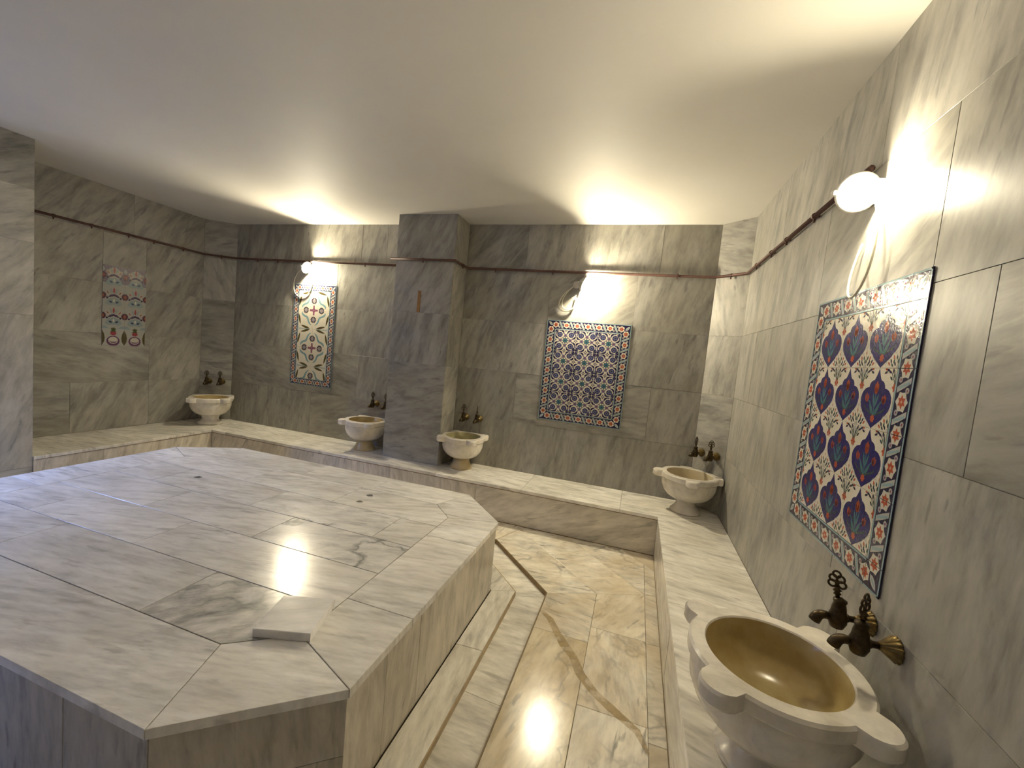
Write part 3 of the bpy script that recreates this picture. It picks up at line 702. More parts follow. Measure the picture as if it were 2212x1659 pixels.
# ------------------------------------------------------------------ printed tile panels
CREAM, NAVY, RED, TEAL, GREEN, SKY, GREY, MAG, OLIVE, BLUE = (.72, .67, .56), (.022, .018, .062), (.42, .085, .04), (.06, .17, .20), (.035, .07, .065), (.28, .40, .43), (.40, .40, .39), (.22, .06, .12), (.10, .08, .035), (.022, .017, .125)
PALEB, MIDB = (.50, .56, .58), (.055, .06, .17)
class Art:
    def __init__(s): s.items = []
    def poly(s, pts, col, layer=1):
        pts = [(float(x), float(y)) for x, y in pts]
        s.items.append((pts, col, layer))
    def blob(s, x, y, rx, ry, col, layer=1, rot=0, n=10):
        c, d = math.cos(R(rot)), math.sin(R(rot))
        s.poly([(x + rx * math.cos(2 * math.pi * i / n) * c - ry * math.sin(2 * math.pi * i / n) * d, y + rx * math.cos(2 * math.pi * i / n) * d + ry * math.sin(2 * math.pi * i / n) * c) for i in range(n)], col, layer)
    def star(s, x, y, r0, r1, k, col, layer=1, rot=0):
        s.poly([(x + (r0 if i % 2 == 0 else r1) * math.cos(math.pi * i / k + R(rot)), y + (r0 if i % 2 == 0 else r1) * math.sin(math.pi * i / k + R(rot))) for i in range(2 * k)], col, layer)
    def line(s, pts, w, col, layer=1):
        for a, b in zip(pts, pts[1:]):
            d = Vector((b[0] - a[0], b[1] - a[1]))
            if d.length < 1e-6: continue
            d.normalize(); n_ = Vector((-d.y, d.x)) * w / 2
            s.poly([(a[0] - n_.x, a[1] - n_.y), (b[0] - n_.x, b[1] - n_.y), (b[0] + n_.x, b[1] + n_.y), (a[0] + n_.x, a[1] + n_.y)], col, layer)
    def leaf(s, x, y, l, w, rot, col, layer=1):
        c, d = math.cos(R(rot)), math.sin(R(rot))
        P = [(-l / 2, 0), (-l / 4, w * .42), (0, w / 2), (l / 4, w * .36), (l / 2, 0), (l / 4, -w * .36), (0, -w / 2), (-l / 4, -w * .42)]
        s.poly([(x + a * c - b * d, y + a * d + b * c) for a, b in P], col, layer)
    def mirrored(s, mx, my, w=1.0, h=1.0):
        o = Art()
        for pts, c, l in s.items: o.items.append(([((w - x) if mx else x, (h - y) if my else y) for x, y in pts], c, l))
        return o
    def build(s, name, w, h, base, sx, sy, t=0.004, crop=None):
        """art is drawn on [0,w]x[0,h]; sx, sy scale to metres; the mesh is centred on the cropped tile"""
        x0, x1, y0, y1 = crop or (0, w, 0, h)
        cx, cy = (x0 + x1) / 2, (y0 + y1) / 2
        W2, H2 = (x1 - x0) * sx / 2 - .0005, (y1 - y0) * sy / 2 - .0005
        b = .0006
        vs = [(-W2, -H2, 0), (W2, -H2, 0), (W2, H2, 0), (-W2, H2, 0), (-W2, -H2, t - b), (W2, -H2, t - b), (W2, H2, t - b), (-W2, H2, t - b), (-W2 + b, -H2 + b, t), (W2 - b, -H2 + b, t), (W2 - b, H2 - b, t), (-W2 + b, H2 - b, t)]
        fs = [(3, 2, 1, 0), (8, 9, 10, 11)] + [(k * 4 + i, k * 4 + (i + 1) % 4, (k + 1) * 4 + (i + 1) % 4, (k + 1) * 4 + i) for k in (0, 1) for i in range(4)]
        cols = [base] * len(fs)
        lim = rect(-W2 + b, W2 - b, -H2 + b, H2 - b)
        for pts, c, layer in s.items:
            p = [((x - cx) * sx, (y - cy) * sy) for x, y in pts]
            if any(abs(x) > W2 - b or abs(y) > H2 - b for x, y in p): p = clip_convex(p, lim)
            if len(p) < 3 or abs(area(p)) < 1e-9: continue
            if area(p) < 0: p = p[::-1]
            k = len(vs); z = t + 0.00012 * layer
            vs += [(x, y, z) for x, y in p]; fs.append(tuple(range(k, k + len(p)))); cols.append(c)
        me = bpy.data.meshes.new(name); me.from_pydata(vs, [], fs); me.update()
        ca = me.color_attributes.new('print', 'FLOAT_COLOR', 'CORNER')
        for poly in me.polygons:
            c = cols[poly.index]
            for li in poly.loop_indices: ca.data[li].color = (*c, 1)
        me.materials.append(M['glaze'])
        return me

def ogee_art():
    A = Art()
    half = [(0, .998), (.030, .925), (.055, .875), (.080, .835), (.105, .800), (.150, .790), (.195, .765), (.225, .725), (.238, .675), (.285, .670), (.345, .650), (.405, .605), (.445, .545), (.462, .475), (.452, .400), (.420, .330), (.365, .265), (.300, .205), (.235, .155), (.165, .110), (.100, .070), (.040, .030), (0, .002)]
    A.poly([(.5 + x, y) for x, y in half] + [(.5 - x, y) for x, y in half[-2:0:-1]], BLUE, 1)
    for sx in (1, -1):
        A.line([(.5, .20), (.5 + sx * .06, .33), (.5 + sx * .15, .43), (.5 + sx * .22, .47)], .022, TEAL, 2)
        A.line([(.5, .2), (.5 + sx * .14, .27), (.5 + sx * .26, .31), (.5 + sx * .31, .36)], .03, GREEN, 2)
        A.leaf(.5 + sx * .05, .47, .26, .045, 90 - sx * 16, TEAL, 2)
        A.leaf(.5 + sx * .10, .33, .24, .05, 90 - sx * 30, (.06, .17, .17), 2)
        bx_ = .5 + sx * .255
        A.leaf(bx_, .50, .17, .085, 90 - sx * 12, RED, 3); A.leaf(bx_ - .035, .49, .13, .05, 108, RED, 3); A.leaf(bx_ + .035, .49, .13, .05, 72, RED, 3)
        A.line([(bx_, .45), (bx_, .55)], .014, BLUE, 4)
    A.line([(.5, .18), (.5, .6)], .024, TEAL, 2)
    A.leaf(.5, .68, .22, .10, 90, RED, 3); A.leaf(.465, .66, .18, .055, 100, RED, 3); A.leaf(.535, .66, .18, .055, 80, RED, 3)
    A.star(.5, .165, .075, .05, 7, RED, 3)
    for sx in (0, 1):
        s_ = 1 if sx == 0 else -1
        # upper corner spray
        A.star(sx + 0, .70, .085, .055, 6, RED, 2)
        A.line([(sx, .72), (sx + s_ * .02, .98)], .02, GREY, 1); A.line([(sx, .74), (sx + s_ * .14, .93)], .016, GREEN, 2); A.line([(sx, .74), (sx + s_ * .07, .97)], .016, GREEN, 2)
        for dx, dy, rr in ((.13, .84, 40), (.18, .94, 20), (.10, .96, 80), (.24, .97, 10), (.05, .88, 70), (.30, .93, 160)):
            A.leaf(sx + s_ * dx, dy, .10, .04, rr * s_, NAVY if dy > .9 else GREEN, 3)
        A.leaf(sx + s_ * .30, .985, .07, .045, 0, RED, 3)
        # lower corner scallops with little flowers
        for cx_, cy_, r_ in ((.0, .27, .10), (.14, .155, .10), (.27, .055, .09)):
            A.blob(sx + s_ * cx_, cy_, r_, r_, (.52, .50, .47), 1, n=14); A.blob(sx + s_ * cx_, cy_ - .006, r_ - .012, r_ - .012, CREAM, 2, n=14)
        A.poly([(sx, 0), (sx + s_ * .27, 0), (sx + s_ * .14, .12), (sx, .25)], CREAM, 3)
        for dx, dy, rr, cc in ((.0, .26, 90, RED), (.14, .17, 70, RED), (.26, .07, 40, RED), (.06, .17, 80, GREEN), (.10, .07, 60, NAVY), (.17, .05, 40, GREEN), (.02, .11, 95, GREEN), (.21, .11, 60, NAVY), (.13, .11, 100, GREEN), (.03, .03, 90, GREY)):
            A.leaf(sx + s_ * dx, dy, .085, .04, rr * s_ if s_ == 1 else 180 - rr, cc, 4)
    return A
def border_art(tight=False):
    """two flowers long: drawn on [0,2]x[0,1]"""
    A = Art()
    A.poly(rect(0, 2, 0, .085), SKY, 1); A.poly(rect(0, 2, .915, 1), SKY, 1)
    for x in (0, 1, 2):
        A.star(x, .5, .345, .27, 6, (.62, .575, .48), 2, 30); A.star(x, .5, .23, .13, 6, RED, 3, 0); A.blob(x, .5, .05, .05, (.55, .36, .25), 4, n=6)
    for x in (.5, 1.5):
        A.poly([(x - .24, .86), (x - .06, .86), (x + .08, .55), (x + .24, .14), (x + .06, .14), (x - .08, .45)], (.44, .44, .42), 2)
        A.poly([(x - .12, .80), (x - .03, .80), (x + .13, .2), (x + .05, .2)], SKY if not tight else GREY, 3)
        A.blob(x + .16, .72, .10, .11, (.38, .37, .355), 2, n=7); A.blob(x - .16, .28, .10, .11, (.38, .37, .355), 2, n=7)
        A.blob(x + .16, .72, .04, .04, MAG, 3, n=6); A.blob(x - .16, .28, .04, .04, MAG, 3, n=6)
    return A
def corner_art():
    A = Art()
    A.poly(rect(0, 1, .915, 1), SKY, 1); A.poly(rect(0, .085, 0, 1), SKY, 1)
    A.star(1, .5, .36, .29, 6, CREAM, 2, 30); A.star(1, .5, .26, .15, 6, RED, 3, 0)
    A.star(.5, 0, .36, .29, 6, CREAM, 2, 0); A.star(.5, 0, .26, .15, 6, RED, 3, 30)
    A.leaf(.42, .62, .62, .26, 135, (.52, .52, .50), 2); A.leaf(.42, .62, .4, .1, 135, SKY, 3)
    return A
def arabesque_art():
    A = Art()
    D2 = (.045, .048, .13)
    A.star(.5, .5, .235, .16, 8, NAVY, 1, 22.5); A.star(.5, .5, .205, .14, 8, CREAM, 2, 22.5)
    for k in range(8):
        a = k * math.pi / 4
        A.blob(.5 + .175 * math.cos(a), .5 + .175 * math.sin(a), .030, .030, NAVY, 3, n=7); A.blob(.5 + .175 * math.cos(a), .5 + .175 * math.sin(a), .014, .014, CREAM, 4, n=6)
    A.star(.5, .5, .15, .10, 8, NAVY, 3, 0); A.star(.5, .5, .125, .085, 8, TEAL, 4); A.blob(.5, .5, .035, .035, D2, 5, n=8)
    for dx in (-1, 1):
        for dy in (-1, 1):
            x, y = .5 + dx * .27, .5 + dy * .27
            A.blob(x, y, .132, .132, D2, 3, n=11); A.star(x, y, .115, .05, 5, (.17, .18, .30), 4, 45); A.blob(x, y, .035, .035, NAVY, 5, n=6)
            for q_ in (-1, 1):
                A.leaf(x + dx * .05 + q_ * .10, y + dy * .13 - q_ * dx * dy * .06, .12, .05, 45 * dx * dy + q_ * 40, D2, 2)
            A.leaf(.5 + dx * .43, .5 + dy * .14, .20, .085, 90 - dx * dy * 35, NAVY, 1); A.leaf(.5 + dx * .14, .5 + dy * .43, .20, .085, dx * dy * 35, NAVY, 1)
            A.leaf(.5 + dx * .34, .5 + dy * .09, .13, .05, dx * dy * 40, D2, 1); A.leaf(.5 + dx * .09, .5 + dy * .34, .13, .05, 90 - dx * dy * 40, D2, 1)
            A.line([(.5 + dx * .5, .5 + dy * .37), (.5 + dx * .37, .5 + dy * .37), (.5 + dx * .37, .5 + dy * .5)], .03, NAVY, 4)
            A.leaf(.5 + dx * .44, .5 + dy * .44, .15, .095, dx * dy * 45, D2, 4)
            A.leaf(.5 + dx * .46, .5 + dy * .27, .14, .05, 90, D2, 1); A.leaf(.5 + dx * .27, .5 + dy * .46, .14, .05, 0, D2, 1)
    for x, y in ((0, .5), (1, .5), (.5, 0), (.5, 1)):
        A.star(x, y, .11, .05, 4, NAVY, 2); A.star(x, y, .05, .025, 4, CREAM, 3)
    for x, y in ((.26, .5), (.74, .5), (.5, .26), (.5, .74)):
        A.blob(x, y, .075, .075, (.16, .16, .27), 3, n=8); A.star(x, y, .05, .025, 4, MAG, 4, 45)
    for x, y in ((0, 0), (1, 0), (0, 1), (1, 1)): A.star(x, y, .13, .08, 4, NAVY, 5); A.star(x, y, .06, .03, 4, CREAM, 6)
    return A
def rosette_art():
    """cross at the corner (0,0), rosettes on the two edges through it, olive leaves on the other two"""
    A = Art()
    A.poly([(0, 0), (.30, .0), (.31, .05), (.16, .05), (.06, .06), (.05, .16), (.05, .31), (0, .30)], MAG, 2)
    for x, y in ((.50, 0), (0, .50)):
        A.blob(x, y, .245, .245, CREAM, 3, n=16); A.star(x, y, .205, .145, 12, (.075, .05, .06), 4); A.blob(x, y, .105, .105, (.27, .28, .31), 5, n=10); A.blob(x, y, .05, .05, (.36, .20, .22), 6, n=7)
    A.poly([(.08, .80), (.19, .70), (.27, .58), (.31, .44), (.42, .31), (.56, .27), (.68, .20), (.76, .09), (.79, .20), (.72, .30), (.60, .36), (.49, .39), (.41, .46), (.38, .57), (.32, .68), (.20, .78)], (.22, .36, .41), 1)
    A.leaf(.40, .40, .16, .07, 45, (.22, .36, .41), 1)
    A.leaf(.5, .90, .62, .12, -14, OLIVE, 2); A.leaf(.90, .5, .62, .12, 104, OLIVE, 2)
    A.blob(.98, .98, .10, .10, (.55, .60, .62), 1, n=8); A.line([(.2, .985), (.9, .985)], .03, (.36, .46, .47), 1)
    A.line([(.985, .2), (.985, .9)], .03, (.36, .46, .47), 1)
    return A
def palmette_art(kind):
    A = Art()
    if kind == 'top':
        A.poly(rect(0, 1, .15, 1), (.19, .155, .20), 1)
        for i in range(7):
            for j in range(6): A.blob(.07 + i * .145 + (j % 2) * .07, .24 + j * .14, .045, .03, (.29, .25, .29), 2, n=6)
        A.blob(.5, .62, .30, .30, (.50, .47, .41), 3, n=14)
    if kind in ('top', 'mid'):
        A.poly([(.10, .10), (.25, .36), (.5, .42), (.75, .36), (.90, .10), (.7, .02), (.5, .08), (.3, .02)], (.30, .37, .38), 4)
        A.poly([(.22, .42), (.34, .55), (.5, .60), (.66, .55), (.78, .42), (.66, .44), (.5, .50), (.34, .44)], (.07, .045, .10), 5)
        for sx in (-1, 1):
            A.blob(.5 + sx * .30, .40, .05, .05, NAVY, 6, n=8); A.leaf(.5 + sx * .14, .20, .17, .10, sx * 25, (.05, .06, .13), 5)
            A.leaf(.5 + sx * .27, .66, .30, .13, 90 - sx * 40, (.50, .47, .41), 5); A.leaf(.5 + sx * .27, .66, .18, .06, 90 - sx * 40, (.30, .12, .10), 6)
            A.leaf(.5 + sx * .12, .76, .30, .10, 90 - sx * 18, (.34, .38, .38), 5)
        A.leaf(.5, .78, .30, .10, 90, (.36, .09, .09), 6); A.leaf(.5, .28, .18, .08, 90, CREAM, 6)
        for x in (0, 1): A.blob(x, .50, .16, .17, (.10, .04, .06), 7, n=12); A.blob(x, .50, .08, .09, (.34, .10, .07), 8, n=8); A.leaf(x, .80, .30, .14, 90, (.42, .45, .44), 7)
    else:
        for x in (0, 1): A.leaf(x, .40, .8, .26, 90, OLIVE, 2)
        A.blob(.5, .24, .30, .26, (.13, .06, .12), 2, n=14); A.blob(.5, .27, .22, .18, (.60, .56, .48), 3, n=12); A.poly([(.28, .28), (.4, .14), (.6, .14), (.72, .28), (.6, .2), (.4, .2)], (.16, .09, .16), 4)
        for i in range(7): A.leaf(.5, .78, .34, .07, 30 + i * 20, (.07, .085, .03), 3)
        A.blob(.5, .62, .14, .10, (.33, .06, .08), 4, n=10); A.poly([(.0, .86), (.3, .86), (.16, 1), (0, 1)], (.28, .36, .39), 1); A.poly([(.7, .86), (1, .86), (1, 1), (.84, 1)], (.28, .36, .39), 1)
    return A

LIFT = 0.0015
def panel_root(plane, u, v, name, label, cat='tile panel'):
    r_ = empty(name); r_.matrix_world = plane.mat(u, v, LIFT); tag(r_, label, cat); return r_
def put(root, me, name, x, y, rot=0):
    o = bpy.data.objects.new(name, me); COL.objects.link(o); o.parent = root
    o.location = (x, y, 0); o.rotation_euler = (0, 0, R(rot)); return o
def framed(plane, u0, u1, v0, v1, nx, ny, bw, tile_mesh, name, label, bmesh_, cmesh, flip=None):
    """bw = border width; inner grid nx x ny; u0..u1, v0..v1 outer rectangle"""
    root = panel_root(plane, (u0 + u1) / 2, v0, name, label)
    W_, H_ = u1 - u0, v1 - v0; tw, th = (W_ - 2 * bw) / nx, (H_ - 2 * bw) / ny
    for i in range(nx):
        for j in range(ny):
            put(root, tile_mesh(i, j), 'inner_tile', -W_ / 2 + bw + tw * (i + .5), bw + th * (j + .5))
    for i in range(nx):
        put(root, bmesh_[0], 'border_tile', -W_ / 2 + bw + tw * (i + .5), bw / 2, 180); put(root, bmesh_[0], 'border_tile', -W_ / 2 + bw + tw * (i + .5), H_ - bw / 2)
    for j in range(ny):
        put(root, bmesh_[1], 'border_tile', -W_ / 2 + bw / 2, bw + th * (j + .5), 90); put(root, bmesh_[1], 'border_tile', W_ / 2 - bw / 2, bw + th * (j + .5), -90)
    for x, y, a in ((-1, 1, 0), (1, 1, -90), (1, 0, 180), (-1, 0, 90)):
        put(root, cmesh, 'border_tile', x * (W_ / 2 - bw / 2), H_ - bw / 2 if y else bw / 2, a)
    return root
# right wall: ogee tulips
u0, u1, v0, v1, bw = 1.690, 2.456, 0.874, 1.858, 0.088
tw, th = (u1 - u0 - 2 * bw) / 3, (v1 - v0 - 2 * bw) / 4
og = ogee_art().build('inner_tile', 1, 1, CREAM, tw, th)
bh = border_art().build('border_tile', 2, 1, NAVY, tw / 2, bw); bv = border_art().build('border_tile', 2, 1, NAVY, th / 2, bw); cc = corner_art().build('border_tile', 1, 1, NAVY, bw, bw)
framed(P_RIGHT, u0, u1, v0, v1, 3, 4, bw, lambda i, j: og, 'tile_panel', 'tile panel of dark blue pointed medallions with red tulips', (bh, bv), cc)
# back wall: blue arabesque
u0, u1, v0, v1, bw = -1.650, -0.864, 0.888, 1.856, 0.088
tw, th = (u1 - u0 - 2 * bw) / 3, (v1 - v0 - 2 * bw) / 4
ar = arabesque_art().build('inner_tile', 1, 1, CREAM, tw, th)
bh = border_art().build('border_tile', 2, 1, NAVY, tw / 2, bw); bv = border_art().build('border_tile', 2, 1, NAVY, th / 2, bw)
framed(P_BACK, u0, u1, v0, v1, 3, 4, bw, lambda i, j: ar, 'tile_panel', 'tile panel of small blue and white arabesques with teal stars', (bh, bv), cc)
# back wall left: rosettes and leaves, the lowest row cut short
u0, u1, v0, v1, bw = -4.718, -4.126, 0.895, 2.070, 0.078
root = panel_root(P_BACK, (u0 + u1) / 2, v0, 'tile_panel', 'tall narrow tile panel of dark rosettes and olive leaves on white')
W_, H_ = u1 - u0, v1 - v0; tw = (W_ - 2 * bw) / 2; th = tw
ra = rosette_art()
rm = {}
for mx in (0, 1):
    for my in (0, 1): rm[mx, my] = ra.mirrored(mx, my).build('inner_tile', 1, 1, CREAM, tw, th)
inner_h = H_ - 2 * bw
full = 4; part_h = inner_h - 4 * th
for i in range(2):
    for j in range(full):       # from the top: cross at the bottom, then at the top, ...
        put(root, rm[1 if i == 0 else 0, 0 if j % 2 == 0 else 1], 'inner_tile', (i - .5) * tw, H_ - bw - th * (j + .5))
    me = ra.mirrored(1 if i == 0 else 0, 0).build('inner_tile', 1, 1, CREAM, tw, th, crop=(0, 1, 1 - part_h / th, 1))
    put(root, me, 'inner_tile', (i - .5) * tw, bw + part_h / 2)
bt_ = border_art(True)
bh = bt_.build('border_tile', 2, 1, (.05, .045, .105), tw / 2, bw); bv = bt_.build('border_tile', 2, 1, (.05, .045, .105), th / 2, bw); cc2 = corner_art().build('border_tile', 1, 1, (.05, .045, .105), bw, bw)
bp_ = bt_.build('border_tile', 2, 1, (.05, .045, .105), th / 2, bw, crop=(0, 2 * part_h / th, 0, 1))
for i in range(2):
    put(root, bh, 'border_tile', (i - .5) * tw, bw / 2, 180); put(root, bh, 'border_tile', (i - .5) * tw, H_ - bw / 2)
for s in (-1, 1):
    for j in range(4): put(root, bv, 'border_tile', s * (W_ / 2 - bw / 2), H_ - bw - th * (j + .5), -90 * s)
    put(root, bp_, 'border_tile', s * (W_ / 2 - bw / 2), bw + part_h / 2, -90 * s)
for x, y, a in ((-1, 1, 0), (1, 1, -90), (1, 0, 180), (-1, 0, 90)): put(root, cc2, 'border_tile', x * (W_ / 2 - bw / 2), H_ - bw / 2 if y else bw / 2, a)
# left wall: palmettes, two by four, no border
u0, u1, v0, v1 = -1.177, -0.800, 1.190, 1.994
root = panel_root(P_LEFT, (u0 + u1) / 2, v0, 'tile_panel', 'unframed tile panel of palmettes and vases, two tiles wide')
tw, th = (u1 - u0) / 2, (v1 - v0) / 4
pm = {k: palmette_art(k).build('inner_tile', 1, 1, (.44, .43, .40), tw, th) for k in ('top', 'mid', 'base')}
for i in range(2):
    for j in range(4): put(root, pm['base' if j == 0 else 'top' if j == 3 else 'mid'], 'inner_tile', (i - .5) * tw, th * (j + .5))

# ------------------------------------------------------------------ basins
def basin(cx, cy, ang, label, scale=0.9, top=0.322, inside='basin_in', foot='basin', foot_kind=0, walls=(), notch=True):
    """ang: direction (deg) pointing away from the wall; walls: list of (nx, ny, d) limits in world space: nx*x+ny*y <= d"""
    root = tag(empty('marble_basin', (cx, cy, ZB + 0.0005)), label, 'basin', None)
    seg = 160; Ro, Ri = 0.236 * scale, 0.186 * scale; rim = 0.052; a0 = R(ang)
    def wall_limit(th, r):
        for nx, ny, d in walls:
            k = nx * math.cos(th) + ny * math.sin(th)
            if k > 1e-6:
                r = min(r, (d - nx * cx - ny * cy) / k)
        return r
    def outline(th):
        r = Ro
        for q_ in (45, -45, 135, -135):
            dlt = (th - a0 - R(q_) + math.pi) % (2 * math.pi) - math.pi
            # a rounded ear: support of a disc set outside the rim
            dc, rr = 0.246 * scale, 0.056 * scale
            sn = dc * math.sin(dlt)
            if abs(sn) < rr and math.cos(dlt) > 0:
                r = max(r, dc * math.cos(dlt) + math.sqrt(max(0, rr * rr - sn * sn)))
        return r
    Z = top
    bm = bmesh.new()
    ths = [2 * math.pi * i / seg for i in range(seg)]
    def ring(fr, z): return [bm.verts.new((fr(t) * math.cos(t), fr(t) * math.sin(t), z)) for t in ths]
    lim = lambda f: (lambda t: wall_limit(t, f(t)))
    prof_out = [(0.080 * scale, 0.105), (0.125 * scale, 0.112), (0.170 * scale, 0.135), (0.203 * scale, 0.172), (0.221 * scale, 0.215), (0.224 * scale, Z - rim - 0.012), (0.222 * scale, Z - rim)]
    rings = [ring(lim(lambda t, r=r: r), z) for r, z in prof_out]
    rings.append(ring(lim(lambda t: max(outline(t) - .008, .222 * scale)), Z - rim + .001))
    rings.append(ring(lim(lambda t: outline(t)), Z - rim + .010))
    rings.append(ring(lim(lambda t: outline(t)), Z - .008))
    rings.append(ring(lim(lambda t: outline(t) - .007), Z))
    n_out = len(rings)
    ins = [(Ri + .004, Z), (Ri, Z - .005), (Ri * .985, Z - .06), (Ri * .93, Z - .10), (Ri * .80, Z - .135), (Ri * .55, Z - .155), (Ri * .2, Z - .163)]
    rings += [ring(lim(lambda t, r=r: min(r, r)), z) for r, z in ins]
    for k, (a, b) in enumerate(zip(rings, rings[1:])):
        for i in range(seg):
            f = bm.faces.new((a[i], a[(i + 1) % seg], b[(i + 1) % seg], b[i])); f.smooth = True
            if k >= n_out + 1: f.material_index = 1
    f = bm.faces.new(rings[-1]); f.material_index = 1
    bm.faces.new(rings[0][::-1])
    # crisp edges at the rim
    me = bm_mesh('bowl', bm)
    for p in me.polygons: p.use_smooth = True
    me.materials.append(M['basin']); me.materials.append(M[inside])
    o = obj('bowl', me, None, root)
    try: me.set_sharp_from_angle(angle=R(38))
    except Exception: pass
    profs = [
        [(0.112, 0), (0.114, .012), (0.104, .022), (0.088, .040), (0.074, .066), (0.071, .086), (0.080, .108)],
        [(0.108, 0), (0.110, .006), (0.104, .020), (0.090, .045), (0.079, .075), (0.080, .108)],
        [(0.120, 0), (0.124, .016), (0.118, .030), (0.094, .042), (0.080, .066), (0.090, .096), (0.10, .112)],
    ]
    bm = bmesh.new()
    add_lathe(bm, [(r * scale / 0.9, z) for r, z in profs[foot_kind]], 40)
    me = bm_mesh('pedestal', bm, True)
    obj('pedestal', me, M[foot], root)
    return root
WB, WR = (0, 1, -0.012), (1, 0, -0.012)
nl = Vector((-CLY, CL)).normalized(); WLc = (nl.x, nl.y, nl.x * XL + nl.y * -CLY - .012)
nr = Vector((CRY, CR)).normalized(); WRc = (nr.x, nr.y, nr.x * (XR - CR) - .012)
WLw = (-1, 0, 5.91)
basin(-5.555, -0.315, -45, 'marble basin in the slanted corner beside the palmette tiles', inside='basin_in', foot='basin', foot_kind=2, walls=[WB, WLc, WLw], scale=.92)
basin(-3.478, -0.190, -90, 'marble basin half hidden behind the pillar, below the rosette tiles', scale=.93, foot_kind=1, foot='foot', walls=[WB, (1, 0, PIL0 - .005)])
basin(-2.335, -0.205, -90, 'marble basin on a yellowed foot beside the open side of the pillar', scale=.9, inside='basin_in_green', foot='foot', foot_kind=1, walls=[WB, (-1, 0, -PIL1 - .005)])
basin(-0.262, -0.262, -135, 'pale marble basin in the slanted corner between arabesque and ogee panels', scale=.95, inside='basin_in_pale', foot_kind=0, walls=[WB, WR, WRc])
basin(-0.272, -2.535, 180, 'large scalloped marble basin below the ogee tile panel', scale=1.02, top=0.338, inside='basin_in', foot_kind=0, walls=[WR])

# ------------------------------------------------------------------ taps
def make_tap():
    """local frame: +Y out of the wall, Z up; returns list of (name, mesh, material, subparts)"""
    rotY = Matrix.Rotation(-math.pi / 2, 4, 'X')      # lathe axis Z -> +Y
    bm = bmesh.new()
    flute = lambda a, r, z: r * (1 + (0.07 * math.cos(14 * a) if r > .013 else 0))
    add_lathe(bm, [(.034, 0), (.035, .003), (.029, .012), (.020, .026), (.013, .036), (.0105, .042)], 56, flute, rotY)
    fl = bm_mesh('flange', bm, True)
    bm = bmesh.new()
    add_lathe(bm, [(.0095, .038), (.0095, .058), (.0125, .060), (.0125, .066), (.0095, .069), (.0095, .09)], 16, None, rotY)
    up = Matrix.Translation((0, .086, 0))
    add_lathe(bm, [(.012, -.036), (.018, -.034), (.021, -.026), (.025, -.016), (.025, .002), (.021, .014), (.019, .030), (.0155, .044), (.018, .047), (.018, .053), (.010, .056), (.006, .060)], 18, None, up)
    bd = bm_mesh('valve_body', bm, True)
    bm = bmesh.new()
    add_tube(bm, bezier((0, .100, -.010), (0, .122, .000), (0, .138, -.002), (0, .146, -.030), 10), [.011, .0112, .0115, .012, .0125, .013, .0138, .0145, .0155, .016, .016], 12)
    sp = bm_mesh('spout', bm, True)
    bm = bmesh.new()
    add_lathe(bm, [(.006, .055), (.006, .066), (.011, .068), (.006, .075), (.012, .079), (.006, .086), (.005, .090)], 10, None, up)
    for dx, dz in ((-.0125, .098), (.0125, .098), (-.0095, .115), (.0095, .115), (0, .128)):
        add_tube(bm, [(dx + .0100 * math.cos(2 * math.pi * i / 12), .086, dz + .0100 * math.sin(2 * math.pi * i / 12)) for i in range(12)], .0034, 6, closed=True)
    add_tube(bm, [(0, .086, .086), (0, .086, .122)], .0036, 6)
    hd = bm_mesh('handle', bm, True)
    # let the handle turn about its own stem
    for v in hd.vertices: v.co.y -= .086
    return fl, bd, sp, hd
TAP = make_tap()
def tap(pos, out_deg, label, turn, lean=0, group=None):
    r_ = tag(empty('water_tap', pos, R(out_deg - 90)), label, 'tap', group)
    obj('flange', TAP[0], M['brass_flange'], r_)
    b = obj('valve_body', TAP[1], M['brass'], r_); obj('spout', TAP[2], M['brass'], r_)
    h = obj('handle', TAP[3], M['brass'], r_); h.location = (0, .086, 0); h.rotation_euler = (0, R(lean), R(turn))
    return r_
def on_plane(pl, u, v): return pl.pt(u, v, 0.0012)
PAIR = {'lc': 'taps over the basin beside the palmette tiles', 'bl': 'taps over the basin behind the pillar', 'br': 'taps over the yellow-footed basin', 'rc': 'taps in the slanted corner by the ogee panel', 'nr': 'taps over the large basin'}
outL, outR = -math.degrees(math.atan2(CL, CLY)), -180 + math.degrees(math.atan2(CR, CRY))
tap(on_plane(P_CL, .105, .80), outL, 'tarnished tap on the slanted corner, next to the palmette wall', 30)
tap(on_plane(P_CL, .245, .80), outL, 'tarnished tap on the slanted corner, next to the rosette wall', 40)
tap((-3.487, -.0012, .80), -90, 'tarnished tap beside the pillar, farther from it', 70)
tap((-3.322, -.0012, .80), -90, 'tarnished tap almost hidden in the angle behind the pillar', 75)
tap((-2.405, -.0012, .80), -90, 'tarnished tap over the yellow-footed basin, next to the pillar', 35)
tap((-2.257, -.0012, .80), -90, 'tarnished tap over the yellow-footed basin, handle turned edge-on', 110)
tap(on_plane(P_CR, .075, .80), outR, 'tarnished tap on the slanted corner, next to the arabesque wall', 95)
tap(on_plane(P_CR, .215, .80), outR, 'tarnished tap on the slanted corner, next to the ogee panel wall', 20)
tap((-.0012, -2.436, .786), 180, 'tarnished tap over the large basin, handle rosette facing the room', 55, 8)
tap((-.0012, -2.566, .792), 180, 'tarnished tap over the large basin with its handle edge-on', 130)

